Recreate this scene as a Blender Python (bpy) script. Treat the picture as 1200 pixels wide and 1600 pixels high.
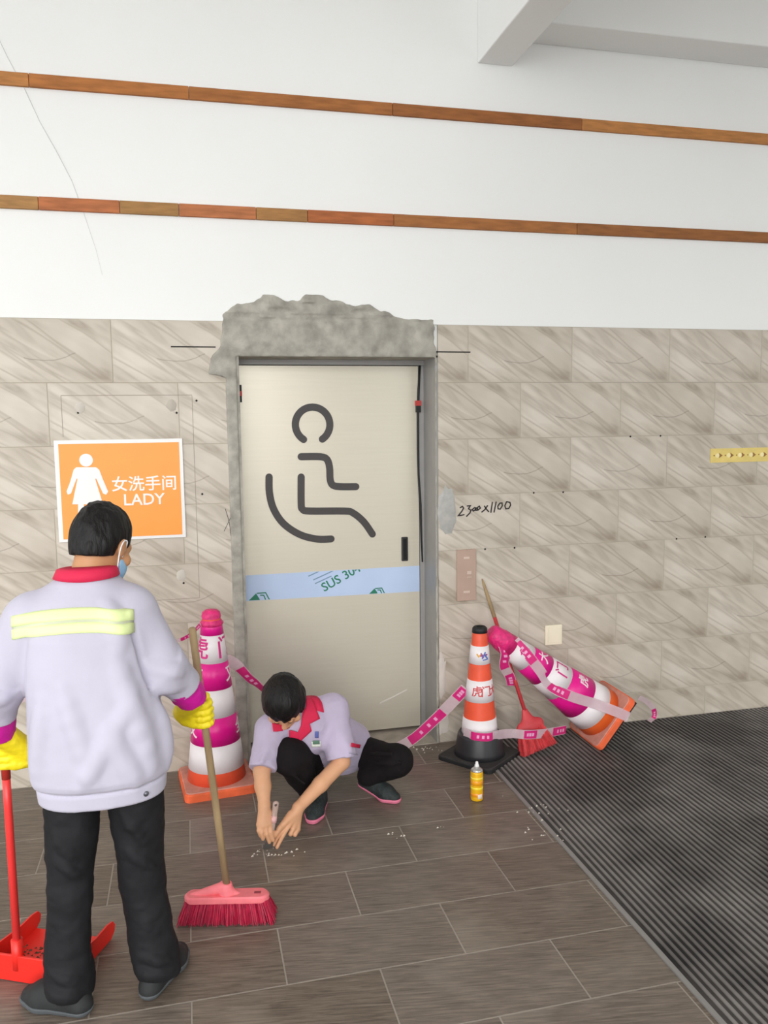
import bpy, bmesh, math, random
import numpy as np
from mathutils import Vector, Matrix

for o in list(bpy.data.objects):
    bpy.data.objects.remove(o, do_unlink=True)
scene = bpy.context.scene
COL = scene.collection
random.seed(7)

# ------------------------------------------------------------------ camera
CAMH = 1.782
FPX = 1270.5
PC = np.array([600., 800.])
_v1 = np.array([5900., 594.])      # vanishing point of the wall's length
_v2 = np.array([290., 660.])       # vanishing point of the floor joints running to the wall
def _dir(v):
    a = np.array([v[0] - PC[0], -(v[1] - PC[1]), -FPX]); return a / np.linalg.norm(a)
_X = _dir(_v1); _Y = _dir(_v2); _Y = _Y - _X * _X.dot(_Y); _Y /= np.linalg.norm(_Y)
CR = np.array([_X, _Y, np.cross(_X, _Y)])
CC = np.array([0., -4.1496, CAMH])
def ray(px, py): return CR @ np.array([px - PC[0], -(py - PC[1]), -FPX])
def W(px, py, y=0.):                 # photo pixel -> point on the upright plane at depth y
    r = ray(px, py); return CC + r * ((y - CC[1]) / r[1])
def F(px, py, z=0.):                 # photo pixel -> point on the level plane at height z
    r = ray(px, py); return CC + r * ((z - CC[2]) / r[2])

cam_d = bpy.data.cameras.new('camera'); cam = bpy.data.objects.new('camera', cam_d); COL.objects.link(cam)
cam_d.sensor_fit = 'AUTO'; cam_d.sensor_width = 36.; cam_d.lens = FPX / 1600. * 36.
cam_d.clip_start = .05; cam_d.clip_end = 200
m = Matrix([list(CR[i]) + [CC[i]] for i in range(3)] + [[0, 0, 0, 1]])
cam.matrix_world = m
scene.camera = cam

# ------------------------------------------------------------------ daylight
world = bpy.data.worlds.new('overcast_sky'); scene.world = world; world.use_nodes = True
bg = world.node_tree.nodes['Background']
bg.inputs[0].default_value = (.93, .97, 1., 1); bg.inputs[1].default_value = 1.35
sd = bpy.data.lights.new('soft_sun', 'SUN'); sd.energy = 1.35; sd.angle = math.radians(50); sd.color = (1, .98, .95)
sun = bpy.data.objects.new('soft_sun', sd); COL.objects.link(sun)
sun.rotation_euler = Vector((.22, 1., -.36)).to_track_quat('-Z', 'Y').to_euler()
scene.view_settings.view_transform = 'Standard'
scene.view_settings.look = 'None'
scene.view_settings.gamma = 1
scene.view_settings.use_curve_mapping = False
scene.view_settings.exposure = .68

# ------------------------------------------------------------------ helpers
def lin(r, g, b):
    f = lambda c: (c / 255 / 12.92) if c / 255 <= .04045 else ((c / 255 + .055) / 1.055) ** 2.4
    return (f(r), f(g), f(b), 1)
MATS = {}
def M(name, rgb, rough=.6, metal=0., var=.06, vs=9., bump=0., bs=80., stretch=(1, 1, 1), spec=.5, alpha=None, trans=None, sheen=0):
    if name in MATS: return MATS[name]
    mt = bpy.data.materials.new(name); mt.use_nodes = True
    nt = mt.node_tree; N = nt.nodes; L = nt.links; b = N['Principled BSDF']
    tc = N.new('ShaderNodeTexCoord'); mp = N.new('ShaderNodeMapping'); mp.inputs['Scale'].default_value = stretch
    L.new(tc.outputs['Object'], mp.inputs[0])
    nz = N.new('ShaderNodeTexNoise'); nz.inputs['Scale'].default_value = vs; nz.inputs['Detail'].default_value = 5
    L.new(mp.outputs[0], nz.inputs['Vector'])
    rp = N.new('ShaderNodeValToRGB'); c = lin(*rgb)
    rp.color_ramp.elements[0].position = .3; rp.color_ramp.elements[1].position = .7
    rp.color_ramp.elements[0].color = tuple(max(0, v * (1 - var)) for v in c[:3]) + (1,)
    rp.color_ramp.elements[1].color = tuple(min(1, v * (1 + var)) for v in c[:3]) + (1,)
    L.new(nz.outputs[0], rp.inputs[0]); L.new(rp.outputs[0], b.inputs['Base Color'])
    b.inputs['Roughness'].default_value = rough; b.inputs['Metallic'].default_value = metal
    b.inputs['Specular IOR Level'].default_value = spec
    if sheen: b.inputs['Sheen Weight'].default_value = sheen
    if bump:
        n2 = N.new('ShaderNodeTexNoise'); n2.inputs['Scale'].default_value = bs; n2.inputs['Detail'].default_value = 4
        L.new(mp.outputs[0], n2.inputs['Vector'])
        bp = N.new('ShaderNodeBump'); bp.inputs['Strength'].default_value = bump; bp.inputs['Distance'].default_value = .01
        L.new(n2.outputs[0], bp.inputs['Height']); L.new(bp.outputs[0], b.inputs['Normal'])
    if alpha is not None: b.inputs['Alpha'].default_value = alpha
    if trans: b.inputs['Transmission Weight'].default_value = trans
    MATS[name] = mt
    return mt

def link(o, parent=None):
    COL.objects.link(o)
    if parent is not None: o.parent = parent
    return o
def tag(o, label=None, cat=None, group=None, kind=None):
    for k, v in (('label', label), ('category', cat), ('group', group), ('kind', kind)):
        if v: o[k] = v
    return o
def empty(name, loc=(0, 0, 0), rot=None, parent=None):
    o = bpy.data.objects.new(name, None); o.empty_display_size = .05
    link(o, parent); o.location = loc
    if rot is not None: o.rotation_euler = rot
    return o
def obj(name, verts, faces, mat, parent=None, smooth=False, loc=None):
    me = bpy.data.meshes.new(name); me.from_pydata([tuple(map(float, v)) for v in verts], [], faces)
    me.materials.append(mat)
    bm = bmesh.new(); bm.from_mesh(me); bmesh.ops.recalc_face_normals(bm, faces=bm.faces); bm.to_mesh(me); bm.free()
    if smooth: me.shade_smooth()
    o = bpy.data.objects.new(name, me); link(o, parent)
    if loc is not None: o.location = loc
    return o
def boxv(x0, x1, y0, y1, z0, z1):
    v = [(x, y, z) for z in (z0, z1) for y in (y0, y1) for x in (x0, x1)]
    f = [(0, 2, 3, 1), (4, 5, 7, 6), (0, 1, 5, 4), (2, 6, 7, 3), (0, 4, 6, 2), (1, 3, 7, 5)]
    return v, f
def joinvf(parts):
    V = []; Fc = []
    for v, f in parts:
        n = len(V); V += list(v); Fc += [tuple(i + n for i in q) for q in f]
    return V, Fc
def box(name, x0, x1, y0, y1, z0, z1, mat, parent=None, bevel=0., seg=2):
    o = obj(name, *boxv(x0, x1, y0, y1, z0, z1), mat, parent)
    if bevel: bevel_obj(o, bevel, seg)
    return o
def bevel_obj(o, w, seg=2):
    bm = bmesh.new(); bm.from_mesh(o.data)
    bmesh.ops.bevel(bm, geom=list(bm.edges), offset=w, segments=seg, affect='EDGES', profile=.5)
    bm.to_mesh(o.data); bm.free()
def lathe(prof, seg=48, a0=0., a1=2 * math.pi, caps=True):
    V = []; Fc = []; n = len(prof); full = abs(a1 - a0 - 2 * math.pi) < 1e-6
    k = seg if full else seg + 1
    for i in range(k):
        a = a0 + (a1 - a0) * i / seg
        for r, z in prof: V.append((r * math.cos(a), r * math.sin(a), z))
    for i in range(seg):
        j = (i + 1) % k
        for p in range(n - 1): Fc.append((i * n + p, j * n + p, j * n + p + 1, i * n + p + 1))
    if caps and full:
        if prof[0][0] > 1e-6: Fc.append(tuple(i * n for i in range(k)))
        if prof[-1][0] > 1e-6: Fc.append(tuple(i * n + n - 1 for i in range(k)))
    return V, Fc
def frames(pts):
    pts = [Vector(p) for p in pts]; T = []
    for i in range(len(pts)):
        a = pts[max(0, i - 1)]; b = pts[min(len(pts) - 1, i + 1)]; T.append((b - a).normalized())
    up = Vector((0, 0, 1)) if abs(T[0].z) < .9 else Vector((1, 0, 0))
    n = T[0].cross(up).normalized(); out = []
    for t in T:
        n = (n - t * n.dot(t)).normalized(); out.append((n, t.cross(n)))
    return pts, T, out
def tube(pts, r, seg=10, cap=True):
    pts, T, fr = frames(pts); V = []; Fc = []
    rs = r if hasattr(r, '__len__') else [r] * len(pts)
    for p, (n, b), rr in zip(pts, fr, rs):
        for k in range(seg):
            a = 2 * math.pi * k / seg; V.append(p + (n * math.cos(a) + b * math.sin(a)) * rr)
    for i in range(len(pts) - 1):
        for k in range(seg):
            Fc.append((i * seg + k, i * seg + (k + 1) % seg, (i + 1) * seg + (k + 1) % seg, (i + 1) * seg + k))
    if cap:
        Fc.append(tuple(range(seg))); Fc.append(tuple((len(pts) - 1) * seg + k for k in range(seg)))
    return V, Fc
def stroke(pts, w, y0, y1, nc=8):
    """thick round-ended line on an upright plane: pts are (x, z); a solid from depth y0 to y1"""
    P = [Vector((p[0], p[1])) for p in pts]; Lf = []; Rt = []
    for i, p in enumerate(P):
        d0 = (P[i] - P[i - 1]).normalized() if i > 0 else (P[1] - P[0]).normalized()
        d1 = (P[i + 1] - P[i]).normalized() if i < len(P) - 1 else d0
        t = (d0 + d1).normalized(); n = Vector((-t.y, t.x)); s = w / max(.4, n.dot(Vector((-d0.y, d0.x))))
        Lf.append(p + n * s); Rt.append(p - n * s)
    def cap(p, d):
        a0 = math.atan2(d.y, d.x)
        return [p + Vector((math.cos(a0 + a), math.sin(a0 + a))) * w for a in [math.pi / 2 - math.pi * k / nc for k in range(1, nc)]]
    loop = Lf + cap(P[-1], (P[-1] - P[-2]).normalized()) + Rt[::-1] + cap(P[0], (P[0] - P[1]).normalized())
    n = len(loop)
    V = [(q.x, y0, q.y) for q in loop] + [(q.x, y1, q.y) for q in loop]
    # quads strip for front and back plus fans for the caps
    m_ = len(P); Fc = [(i, (i + 1) % n, n + (i + 1) % n, n + i) for i in range(n)]
    Ri = lambda i: m_ + (nc - 1) + (m_ - 1 - i)
    for off in (0, n):
        for i in range(m_ - 1): Fc.append((off + i, off + i + 1, off + Ri(i + 1), off + Ri(i)))
        Fc.append(tuple(off + q for q in range(m_ - 1, m_ + nc)))
        Fc.append(tuple(off + q for q in list(range(Ri(0), n)) + [0]))
    return V, Fc
def arc(cx, cz, r, a0, a1, n=16):
    return [(cx + r * math.cos(math.radians(a0 + (a1 - a0) * i / n)), cz + r * math.sin(math.radians(a0 + (a1 - a0) * i / n))) for i in range(n + 1)]
def text_mesh(s, size, align='CENTER', ext=.0008):
    cu = bpy.data.curves.new('lettering', 'FONT'); cu.body = s; cu.size = size; cu.align_x = align; cu.align_y = 'CENTER'
    cu.extrude = ext; cu.resolution_u = 3; cu.offset = size * .012
    t = bpy.data.objects.new('lettering', cu); COL.objects.link(t)
    dg = bpy.context.evaluated_depsgraph_get(); me = bpy.data.meshes.new_from_object(t.evaluated_get(dg))
    bpy.data.objects.remove(t); bpy.data.curves.remove(cu)
    V = [tuple(v.co) for v in me.vertices]; Fc = [tuple(p.vertices) for p in me.polygons]
    bpy.data.meshes.remove(me)
    return V, Fc

# ---- value noise and blended solids (numpy) for organic shapes
_rng = np.random.RandomState(3); _LAT = _rng.rand(64, 64, 64).astype(np.float32)
def vnoise(x, y, z, s):
    x = x * s + 17.3; y = y * s + 5.1; z = z * s + 31.7
    xi = np.floor(x).astype(int); yi = np.floor(y).astype(int); zi = np.floor(z).astype(int)
    fx = x - xi; fy = y - yi; fz = z - zi
    fx = fx * fx * (3 - 2 * fx); fy = fy * fy * (3 - 2 * fy); fz = fz * fz * (3 - 2 * fz)
    g = lambda a, b, c: _LAT[(xi + a) % 64, (yi + b) % 64, (zi + c) % 64]
    l = lambda a, b, t: a + (b - a) * t
    return l(l(l(g(0, 0, 0), g(1, 0, 0), fx), l(g(0, 1, 0), g(1, 1, 0), fx), fy), l(l(g(0, 0, 1), g(1, 0, 1), fx), l(g(0, 1, 1), g(1, 1, 1), fx), fy), fz) - .5
class Solid:
    """a distance field on a grid, built from blended tapered limbs and ellipsoids"""
    def __init__(s, lo, hi, h):
        s.h = h; s.lo = np.array(lo, float); s.n = np.ceil((np.array(hi) - s.lo) / h).astype(int) + 1
        s.f = np.full(s.n, .5, np.float32)
        s.ax = [s.lo[i] + h * np.arange(s.n[i]) for i in range(3)]
    def win(s, lo, hi):
        sl = []
        for i in range(3):
            a = max(0, int((lo[i] - s.lo[i]) / s.h)); b = min(s.n[i], int((hi[i] - s.lo[i]) / s.h) + 2); sl.append(slice(a, max(a, b)))
        g = np.meshgrid(*[s.ax[i][sl[i]].astype(np.float32) for i in range(3)], indexing='ij', sparse=True)
        return tuple(sl), g
    def put(s, sl, d, k, op):
        a = s.f[sl]
        if a.size == 0: return
        if op == 'add':
            if k > 0:
                hh = np.clip(.5 + .5 * (a - d) / k, 0, 1); r = a * (1 - hh) + d * hh - k * hh * (1 - hh)
            else: r = np.minimum(a, d)
        elif op == 'sub':
            if k > 0:
                hh = np.clip(.5 - .5 * (a + d) / k, 0, 1); r = a * (1 - hh) - d * hh + k * hh * (1 - hh)
            else: r = np.maximum(a, -d)
        s.f[sl] = r
    def limb(s, a, b, ra, rb, k=.02, flat=None, op='add', cap=False):
        """tapered limb from a to b; flat=(direction, factor) squashes it; cap=True ends it flat"""
        a = np.array(a, float); b = np.array(b, float); R = max(ra, rb) * (max(1, flat[1]) if flat else 1) + k + 3 * s.h
        sl, (x, y, z) = s.win(np.minimum(a, b) - R, np.maximum(a, b) + R)
        u = b - a; L = np.linalg.norm(u); u = u / L
        px, py, pz = x - a[0], y - a[1], z - a[2]
        if flat:
            d = np.array(flat[0], float); d = d - u * d.dot(u); d /= np.linalg.norm(d)
            q = (px * d[0] + py * d[1] + pz * d[2]) * (1 / flat[1] - 1)
            px, py, pz = px + q * d[0], py + q * d[1], pz + q * d[2]
        t = px * u[0] + py * u[1] + pz * u[2]; tc = np.clip(t / L, 0, 1)
        r = ra + (rb - ra) * tc
        if cap:
            rad = np.sqrt(np.maximum(px * px + py * py + pz * pz - t * t, 0)); d_ = np.maximum(np.maximum(rad - r, -t), t - L)
        else:
            qx, qy, qz = px - tc * L * u[0], py - tc * L * u[1], pz - tc * L * u[2]
            d_ = np.sqrt(qx * qx + qy * qy + qz * qz) - r
        if flat and flat[1] < 1: d_ = d_ * (.5 + .5 * flat[1])
        s.put(sl, d_, k, op); return s
    def chain(s, pts, rs, k=.01, **kw):
        for i in range(len(pts) - 1): s.limb(pts[i], pts[i + 1], rs[i], rs[i + 1], k, **kw)
        return s
    def ell(s, c, r, k=.02, R=None, op='add'):
        c = np.array(c, float); r = np.array(r, float); R = np.eye(3) if R is None else np.array(R)
        e = np.sqrt((R ** 2) @ (r ** 2)) + k + 3 * s.h
        sl, (x, y, z) = s.win(c - e, c + e)
        px, py, pz = x - c[0], y - c[1], z - c[2]
        q = [(px * R[0, i] + py * R[1, i] + pz * R[2, i]) for i in range(3)]
        k0 = np.sqrt(sum((q[i] / r[i]) ** 2 for i in range(3))); k1 = np.sqrt(sum((q[i] / r[i] ** 2) ** 2 for i in range(3))) + 1e-6
        s.put(sl, k0 * (k0 - 1) / k1, k, op); return s
    def stack(s, secs, k=.02, p=2.3, fold=0.):
        """upright pile of ovals: (z, cx, cy, rx, ry)"""
        S = np.array(secs, float); o = np.argsort(S[:, 0]); S = S[o]
        lo = (min(S[:, 1] - S[:, 3]) - .06, min(S[:, 2] - S[:, 4]) - .06, S[0, 0] - .06); hi = (max(S[:, 1] + S[:, 3]) + .06, max(S[:, 2] + S[:, 4]) + .06, S[-1, 0] + .06)
        sl, (x, y, z) = s.win(lo, hi); zz = z.ravel()
        ip = lambda i: np.interp(zz, S[:, 0], S[:, i])[None, None, :]
        cx, cy, rx, ry = ip(1), ip(2), ip(3), ip(4)
        e = (np.abs((x - cx) / rx) ** p + np.abs((y - cy) / ry) ** p) ** (1 / p)
        d = (e - 1) * np.minimum(rx, ry)
        d = np.maximum(np.maximum(d, S[0, 0] - z), z - S[-1, 0])
        s.put(sl, d.astype(np.float32), k, 'add'); return s
    def cut(s, p, n, k=0.):          # keep what lies behind the plane
        x, y, z = np.meshgrid(*[a.astype(np.float32) for a in s.ax], indexing='ij', sparse=True)
        n = np.array(n, float); n /= np.linalg.norm(n); d = (x - p[0]) * n[0] + (y - p[1]) * n[1] + (z - p[2]) * n[2]
        s.f = np.maximum(s.f, d).astype(np.float32); return s
    def rough(s, amp, sc, st=(1, 1, 1)):
        m_ = np.abs(s.f) < .03; i = np.nonzero(m_)
        P = [s.ax[j][i[j]] * st[j] for j in range(3)]
        s.f[m_] += (amp * 2 * (vnoise(*P, sc) + .5 * vnoise(*P, sc * 2.1))).astype(np.float32); return s
    def sample(s, P):
        g = (np.asarray(P, float) - s.lo) / s.h; g = np.clip(g, 0, s.n - 1.001); i = g.astype(int); t = g - i; r = 0
        for a in (0, 1):
            for b in (0, 1):
                for c in (0, 1):
                    r = r + s.f[i[:, 0] + a, i[:, 1] + b, i[:, 2] + c] * (t[:, 0] if a else 1 - t[:, 0]) * (t[:, 1] if b else 1 - t[:, 1]) * (t[:, 2] if c else 1 - t[:, 2])
        return r
    def project(s, P, off=0., it=12):
        P = np.array(P, float); e = s.h
        for _ in range(it):
            g = np.stack([s.sample(P + np.eye(3)[i] * e) - s.sample(P - np.eye(3)[i] * e) for i in range(3)], 1)
            g /= np.linalg.norm(g, axis=1)[:, None] + 1e-9
            P = P - g * ((s.sample(P) - off) * .8)[:, None]
        return P
    def march(s, P, d, off=0., it=80):
        P = np.array(P, float); d = np.array(d, float) / np.linalg.norm(d)
        for _ in range(it): P = P + d * (np.clip(s.sample(P) - off, -.05, .03) * .8)[:, None]
        return P
    def mesh(s):
        f = s.f; I = f < 0; n = s.n
        cnt = sum(I[a:n[0] - 1 + a, b:n[1] - 1 + b, c:n[2] - 1 + c].astype(np.int8) for a in (0, 1) for b in (0, 1) for c in (0, 1))
        act = (cnt > 0) & (cnt < 8); ci = np.argwhere(act); idx = np.full(act.shape, -1, np.int64); idx[act] = np.arange(len(ci))
        acc = np.zeros((len(ci), 3)); num = np.zeros(len(ci))
        cs = [(a, b, c) for a in (0, 1) for b in (0, 1) for c in (0, 1)]
        for p in cs:
            for ax_ in range(3):
                if p[ax_]: continue
                q = list(p); q[ax_] = 1
                f0 = f[ci[:, 0] + p[0], ci[:, 1] + p[1], ci[:, 2] + p[2]]; f1 = f[ci[:, 0] + q[0], ci[:, 1] + q[1], ci[:, 2] + q[2]]
                m_ = (f0 < 0) != (f1 < 0); t = np.where(m_, f0 / np.where(m_, f0 - f1, 1), 0)
                pos = np.tile(np.array(p, float), (len(ci), 1)); pos[:, ax_] += t
                acc += pos * m_[:, None]; num += m_
        V = (ci + acc / num[:, None]) * s.h + s.lo
        Q = []
        for ax_ in range(3):
            u, v = (ax_ + 1) % 3, (ax_ + 2) % 3
            sl0 = [slice(None)] * 3; sl1 = [slice(None)] * 3; sl0[ax_] = slice(0, -1); sl1[ax_] = slice(1, None)
            ch = I[tuple(sl0)] != I[tuple(sl1)]; e = np.argwhere(ch)
            ok = (e[:, u] > 0) & (e[:, v] > 0) & (e[:, u] < n[u] - 1) & (e[:, v] < n[v] - 1); e = e[ok]
            ins = I[e[:, 0], e[:, 1], e[:, 2]]
            def at(du, dv):
                c = e.copy(); c[:, u] -= du; c[:, v] -= dv; return idx[c[:, 0], c[:, 1], c[:, 2]]
            q = np.stack([at(1, 1), at(0, 1), at(0, 0), at(1, 0)], 1); q[~ins] = q[~ins][:, ::-1]; Q.append(q)
        return V, np.concatenate(Q)
    def obj(s, name, mat, parent=None, inv=None):
        V, Q = s.mesh(); me = bpy.data.meshes.new(name)
        me.vertices.add(len(V)); me.vertices.foreach_set('co', V.astype(np.float32).ravel())
        me.loops.add(Q.size); me.loops.foreach_set('vertex_index', Q.astype(np.int32).ravel())
        me.polygons.add(len(Q)); me.polygons.foreach_set('loop_start', np.arange(0, Q.size, 4, dtype=np.int32))
        try: me.polygons.foreach_set('loop_total', np.full(len(Q), 4, np.int32))
        except Exception: pass
        me.update(calc_edges=True); me.validate(); me.shade_smooth(); me.materials.append(mat)
        o = bpy.data.objects.new(name, me); link(o, parent); return o
def sheet(name, G, mat, parent=None, th=.003, smooth=True):
    """a thick sheet over a grid of points G[i][j] (numpy nu x nv x 3)"""
    G = np.asarray(G, float); nu, nv = G.shape[:2]
    du = np.gradient(G, axis=0); dv = np.gradient(G, axis=1); nn = np.cross(du, dv); nn /= np.linalg.norm(nn, axis=2)[..., None] + 1e-12
    V = np.concatenate([(G + nn * th / 2).reshape(-1, 3), (G - nn * th / 2).reshape(-1, 3)]); N_ = nu * nv
    Fc = []
    for i in range(nu - 1):
        for j in range(nv - 1):
            a, b, c, d = i * nv + j, (i + 1) * nv + j, (i + 1) * nv + j + 1, i * nv + j + 1
            Fc += [(a, b, c, d), (a + N_, d + N_, c + N_, b + N_)]
    bd = [i * nv for i in range(nu)] + [(nu - 1) * nv + j for j in range(1, nv)] + [i * nv + nv - 1 for i in range(nu - 2, -1, -1)] + [j for j in range(nv - 2, 0, -1)]
    for i in range(len(bd)):
        a, b = bd[i], bd[(i + 1) % len(bd)]; Fc.append((a, a + N_, b + N_, b))
    return obj(name, V, Fc, mat, parent, smooth)

# ================================================================== THE SETTING
VR = -33
def tile_mat():
    mt = bpy.data.materials.new('veined_stone_tile'); mt.use_nodes = True; nt = mt.node_tree; N = nt.nodes; L = nt.links; b = N['Principled BSDF']
    tc = N.new('ShaderNodeTexCoord'); oi = N.new('ShaderNodeObjectInfo')
    r1 = N.new('ShaderNodeMapping'); r1.inputs['Rotation'].default_value = (0, math.radians(VR), 0); L.new(tc.outputs['Object'], r1.inputs[0])
    def noise(scale, sc, det, dist, seed=0.):
        mp = N.new('ShaderNodeMapping'); mp.inputs['Scale'].default_value = sc; mp.inputs['Location'].default_value = (seed, 0, seed); L.new(r1.outputs[0], mp.inputs[0])
        n = N.new('ShaderNodeTexNoise'); n.inputs['Scale'].default_value = scale; n.inputs['Detail'].default_value = det; n.inputs['Distortion'].default_value = dist
        L.new(mp.outputs[0], n.inputs['Vector']); return n.outputs[0]
    def ramp(src, stops):
        r = N.new('ShaderNodeValToRGB'); e = r.color_ramp.elements
        while len(e) < len(stops): e.new(.5)
        for q, (p, c) in zip(e, stops): q.position = p; q.color = c
        L.new(src, r.inputs[0]); return r.outputs[0]
    def mth(op, a, b_=None, c=None):
        n = N.new('ShaderNodeMath'); n.operation = op
        for i, v in enumerate((a, b_, c)):
            if v is None: continue
            if isinstance(v, (int, float)): n.inputs[i].default_value = v
            else: L.new(v, n.inputs[i])
        return n.outputs[0]
    def mix(f, a, b_, mode='MIX'):
        n = N.new('ShaderNodeMix'); n.data_type = 'RGBA'; n.blend_type = mode
        if isinstance(f, float): n.inputs[0].default_value = f
        else: L.new(f, n.inputs[0])
        for i, v in ((6, a), (7, b_)):
            if isinstance(v, tuple): n.inputs[i].default_value = v
            else: L.new(v, n.inputs[i])
        return n.outputs[2]
    base = ramp(noise(2.3, (.8, 1., 3.4), 3, .5), [(.3, lin(156, 145, 130)), (.47, lin(194, 184, 170)), (.66, lin(210, 201, 188))])
    vein = ramp(noise(3.2, (.45, 1., 4.2), 2, .45, 4.2), [(.42, (0, 0, 0, 1)), (.5, (1, 1, 1, 1)), (.56, (0, 0, 0, 1))])
    c1 = mix(mth('MULTIPLY', vein, .42), base, lin(140, 126, 108))
    sx = N.new('ShaderNodeSeparateXYZ'); L.new(tc.outputs['Object'], sx.inputs[0])
    ex = mth('MINIMUM', mth('SUBTRACT', .3, mth('ABSOLUTE', sx.outputs[0])), mth('SUBTRACT', .15, mth('ABSOLUTE', sx.outputs[2])))
    c1 = mix(mth('MULTIPLY', mth('SUBTRACT', 1., mth('MINIMUM', mth('DIVIDE', ex, .022), 1.)), .6), c1, lin(190, 180, 165))
    # one dark crack shaped like a shallow smile, the same on every printed tile
    sx = N.new('ShaderNodeSeparateXYZ'); L.new(tc.outputs['Object'], sx.inputs[0])
    wob = mth('MULTIPLY', mth('SUBTRACT', noise(9, (1, 1, 1), 3, 0, 1.1), .5), .022)
    u = mth('DIVIDE', mth('SUBTRACT', sx.outputs[0], .02), .115)
    cz = mth('ADD', mth('MULTIPLY', mth('POWER', mth('ABSOLUTE', mth('ADD', u, .25)), 2.), .022), -.045)
    dz = mth('ABSOLUTE', mth('SUBTRACT', mth('ADD', sx.outputs[2], wob), cz))
    line = mth('MULTIPLY', mth('MULTIPLY', mth('SUBTRACT', 1., mth('MINIMUM', mth('DIVIDE', dz, .0042), 1.)), mth('LESS_THAN', mth('ABSOLUTE', u), 1.)), .5)
    c2 = mix(line, c1, lin(118, 106, 94))
    br = N.new('ShaderNodeBrightContrast'); L.new(c2, br.inputs[0]); L.new(mth('MULTIPLY_ADD', oi.outputs['Random'], .05, -.025), br.inputs[1])
    L.new(br.outputs[0], b.inputs['Base Color']); b.inputs['Roughness'].default_value = .42; b.inputs['Specular IOR Level'].default_value = .35
    return mt
def floor_mat():
    mt = bpy.data.materials.new('slate_floor_tile'); mt.use_nodes = True; nt = mt.node_tree; N = nt.nodes; L = nt.links; b = N['Principled BSDF']
    tc = N.new('ShaderNodeTexCoord'); oi = N.new('ShaderNodeObjectInfo')
    ad = N.new('ShaderNodeVectorMath'); ad.operation = 'MULTIPLY_ADD'; L.new(oi.outputs['Random'], ad.inputs[0]); ad.inputs[1].default_value = (13, 7, 0); L.new(tc.outputs['Object'], ad.inputs[2])
    rt = N.new('ShaderNodeMapping'); rt.inputs['Rotation'].default_value = (0, 0, math.radians(9)); L.new(ad.outputs[0], rt.inputs[0])
    mp = N.new('ShaderNodeMapping'); mp.inputs['Scale'].default_value = (2.6, 44, 1); L.new(rt.outputs[0], mp.inputs[0])
    n = N.new('ShaderNodeTexNoise'); n.inputs['Scale'].default_value = 3; n.inputs['Detail'].default_value = 7; n.inputs['Roughness'].default_value = .65; n.inputs['Distortion'].default_value = .6; L.new(mp.outputs[0], n.inputs['Vector'])
    r = N.new('ShaderNodeValToRGB'); e = r.color_ramp.elements; e[0].position = .33; e[0].color = lin(84, 74, 66); e[1].position = .66; e[1].color = lin(132, 119, 107); L.new(n.outputs[0], r.inputs[0])
    n2 = N.new('ShaderNodeTexNoise'); n2.inputs['Scale'].default_value = 2.3; n2.inputs['Detail'].default_value = 6; L.new(ad.outputs[0], n2.inputs['Vector'])
    r2 = N.new('ShaderNodeValToRGB'); e = r2.color_ramp.elements; e[0].position = .55; e[0].color = (0, 0, 0, 1); e[1].position = .8; e[1].color = (.45, .45, .45, 1); L.new(n2.outputs[0], r2.inputs[0])
    mx = N.new('ShaderNodeMix'); mx.data_type = 'RGBA'; L.new(r2.outputs[0], mx.inputs[0]); L.new(r.outputs[0], mx.inputs[6]); mx.inputs[7].default_value = lin(164, 154, 142)
    br = N.new('ShaderNodeBrightContrast'); L.new(mx.outputs[2], br.inputs[0])
    ma = N.new('ShaderNodeMath'); ma.operation = 'MULTIPLY_ADD'; L.new(oi.outputs['Random'], ma.inputs[0]); ma.inputs[1].default_value = .03; ma.inputs[2].default_value = -.015; L.new(ma.outputs[0], br.inputs[1])
    L.new(br.outputs[0], b.inputs['Base Color']); b.inputs['Roughness'].default_value = .36; b.inputs['Specular IOR Level'].default_value = .45
    bp = N.new('ShaderNodeBump'); bp.inputs['Strength'].default_value = .12; bp.inputs['Distance'].default_value = .004; L.new(n.outputs[0], bp.inputs['Height']); L.new(bp.outputs[0], b.inputs['Normal'])
    return mt
TILE = tile_mat(); FTILE = floor_mat()
PLASTER = M('white_plaster', (240, 240, 238), .85, var=.012, vs=1.6, bump=.04, bs=30)
GROUT = M('tile_joint', (176, 167, 154), .9, var=.05)
FGROUT = M('floor_joint', (158, 149, 138), .9, var=.12, vs=5)
CEMENT = M('raw_cement', (164, 160, 150), .95, var=.3, vs=13, bump=.5, bs=60)
STEEL = M('grey_steel', (150, 148, 146), .45, .35, var=.04)
BLACK = M('black_rubber', (26, 26, 27), .6, var=.2, vs=20)
DARK = M('dark_mark', (40, 38, 36), .9, var=.1)
WHITEP = M('white_plastic', (236, 234, 232), .4, var=.02)

OX0, OX1, OZ, DY = .256, 1.285, 2.105, .22      # doorway: sides, top, depth of the door
TOP = 2.275
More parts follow.
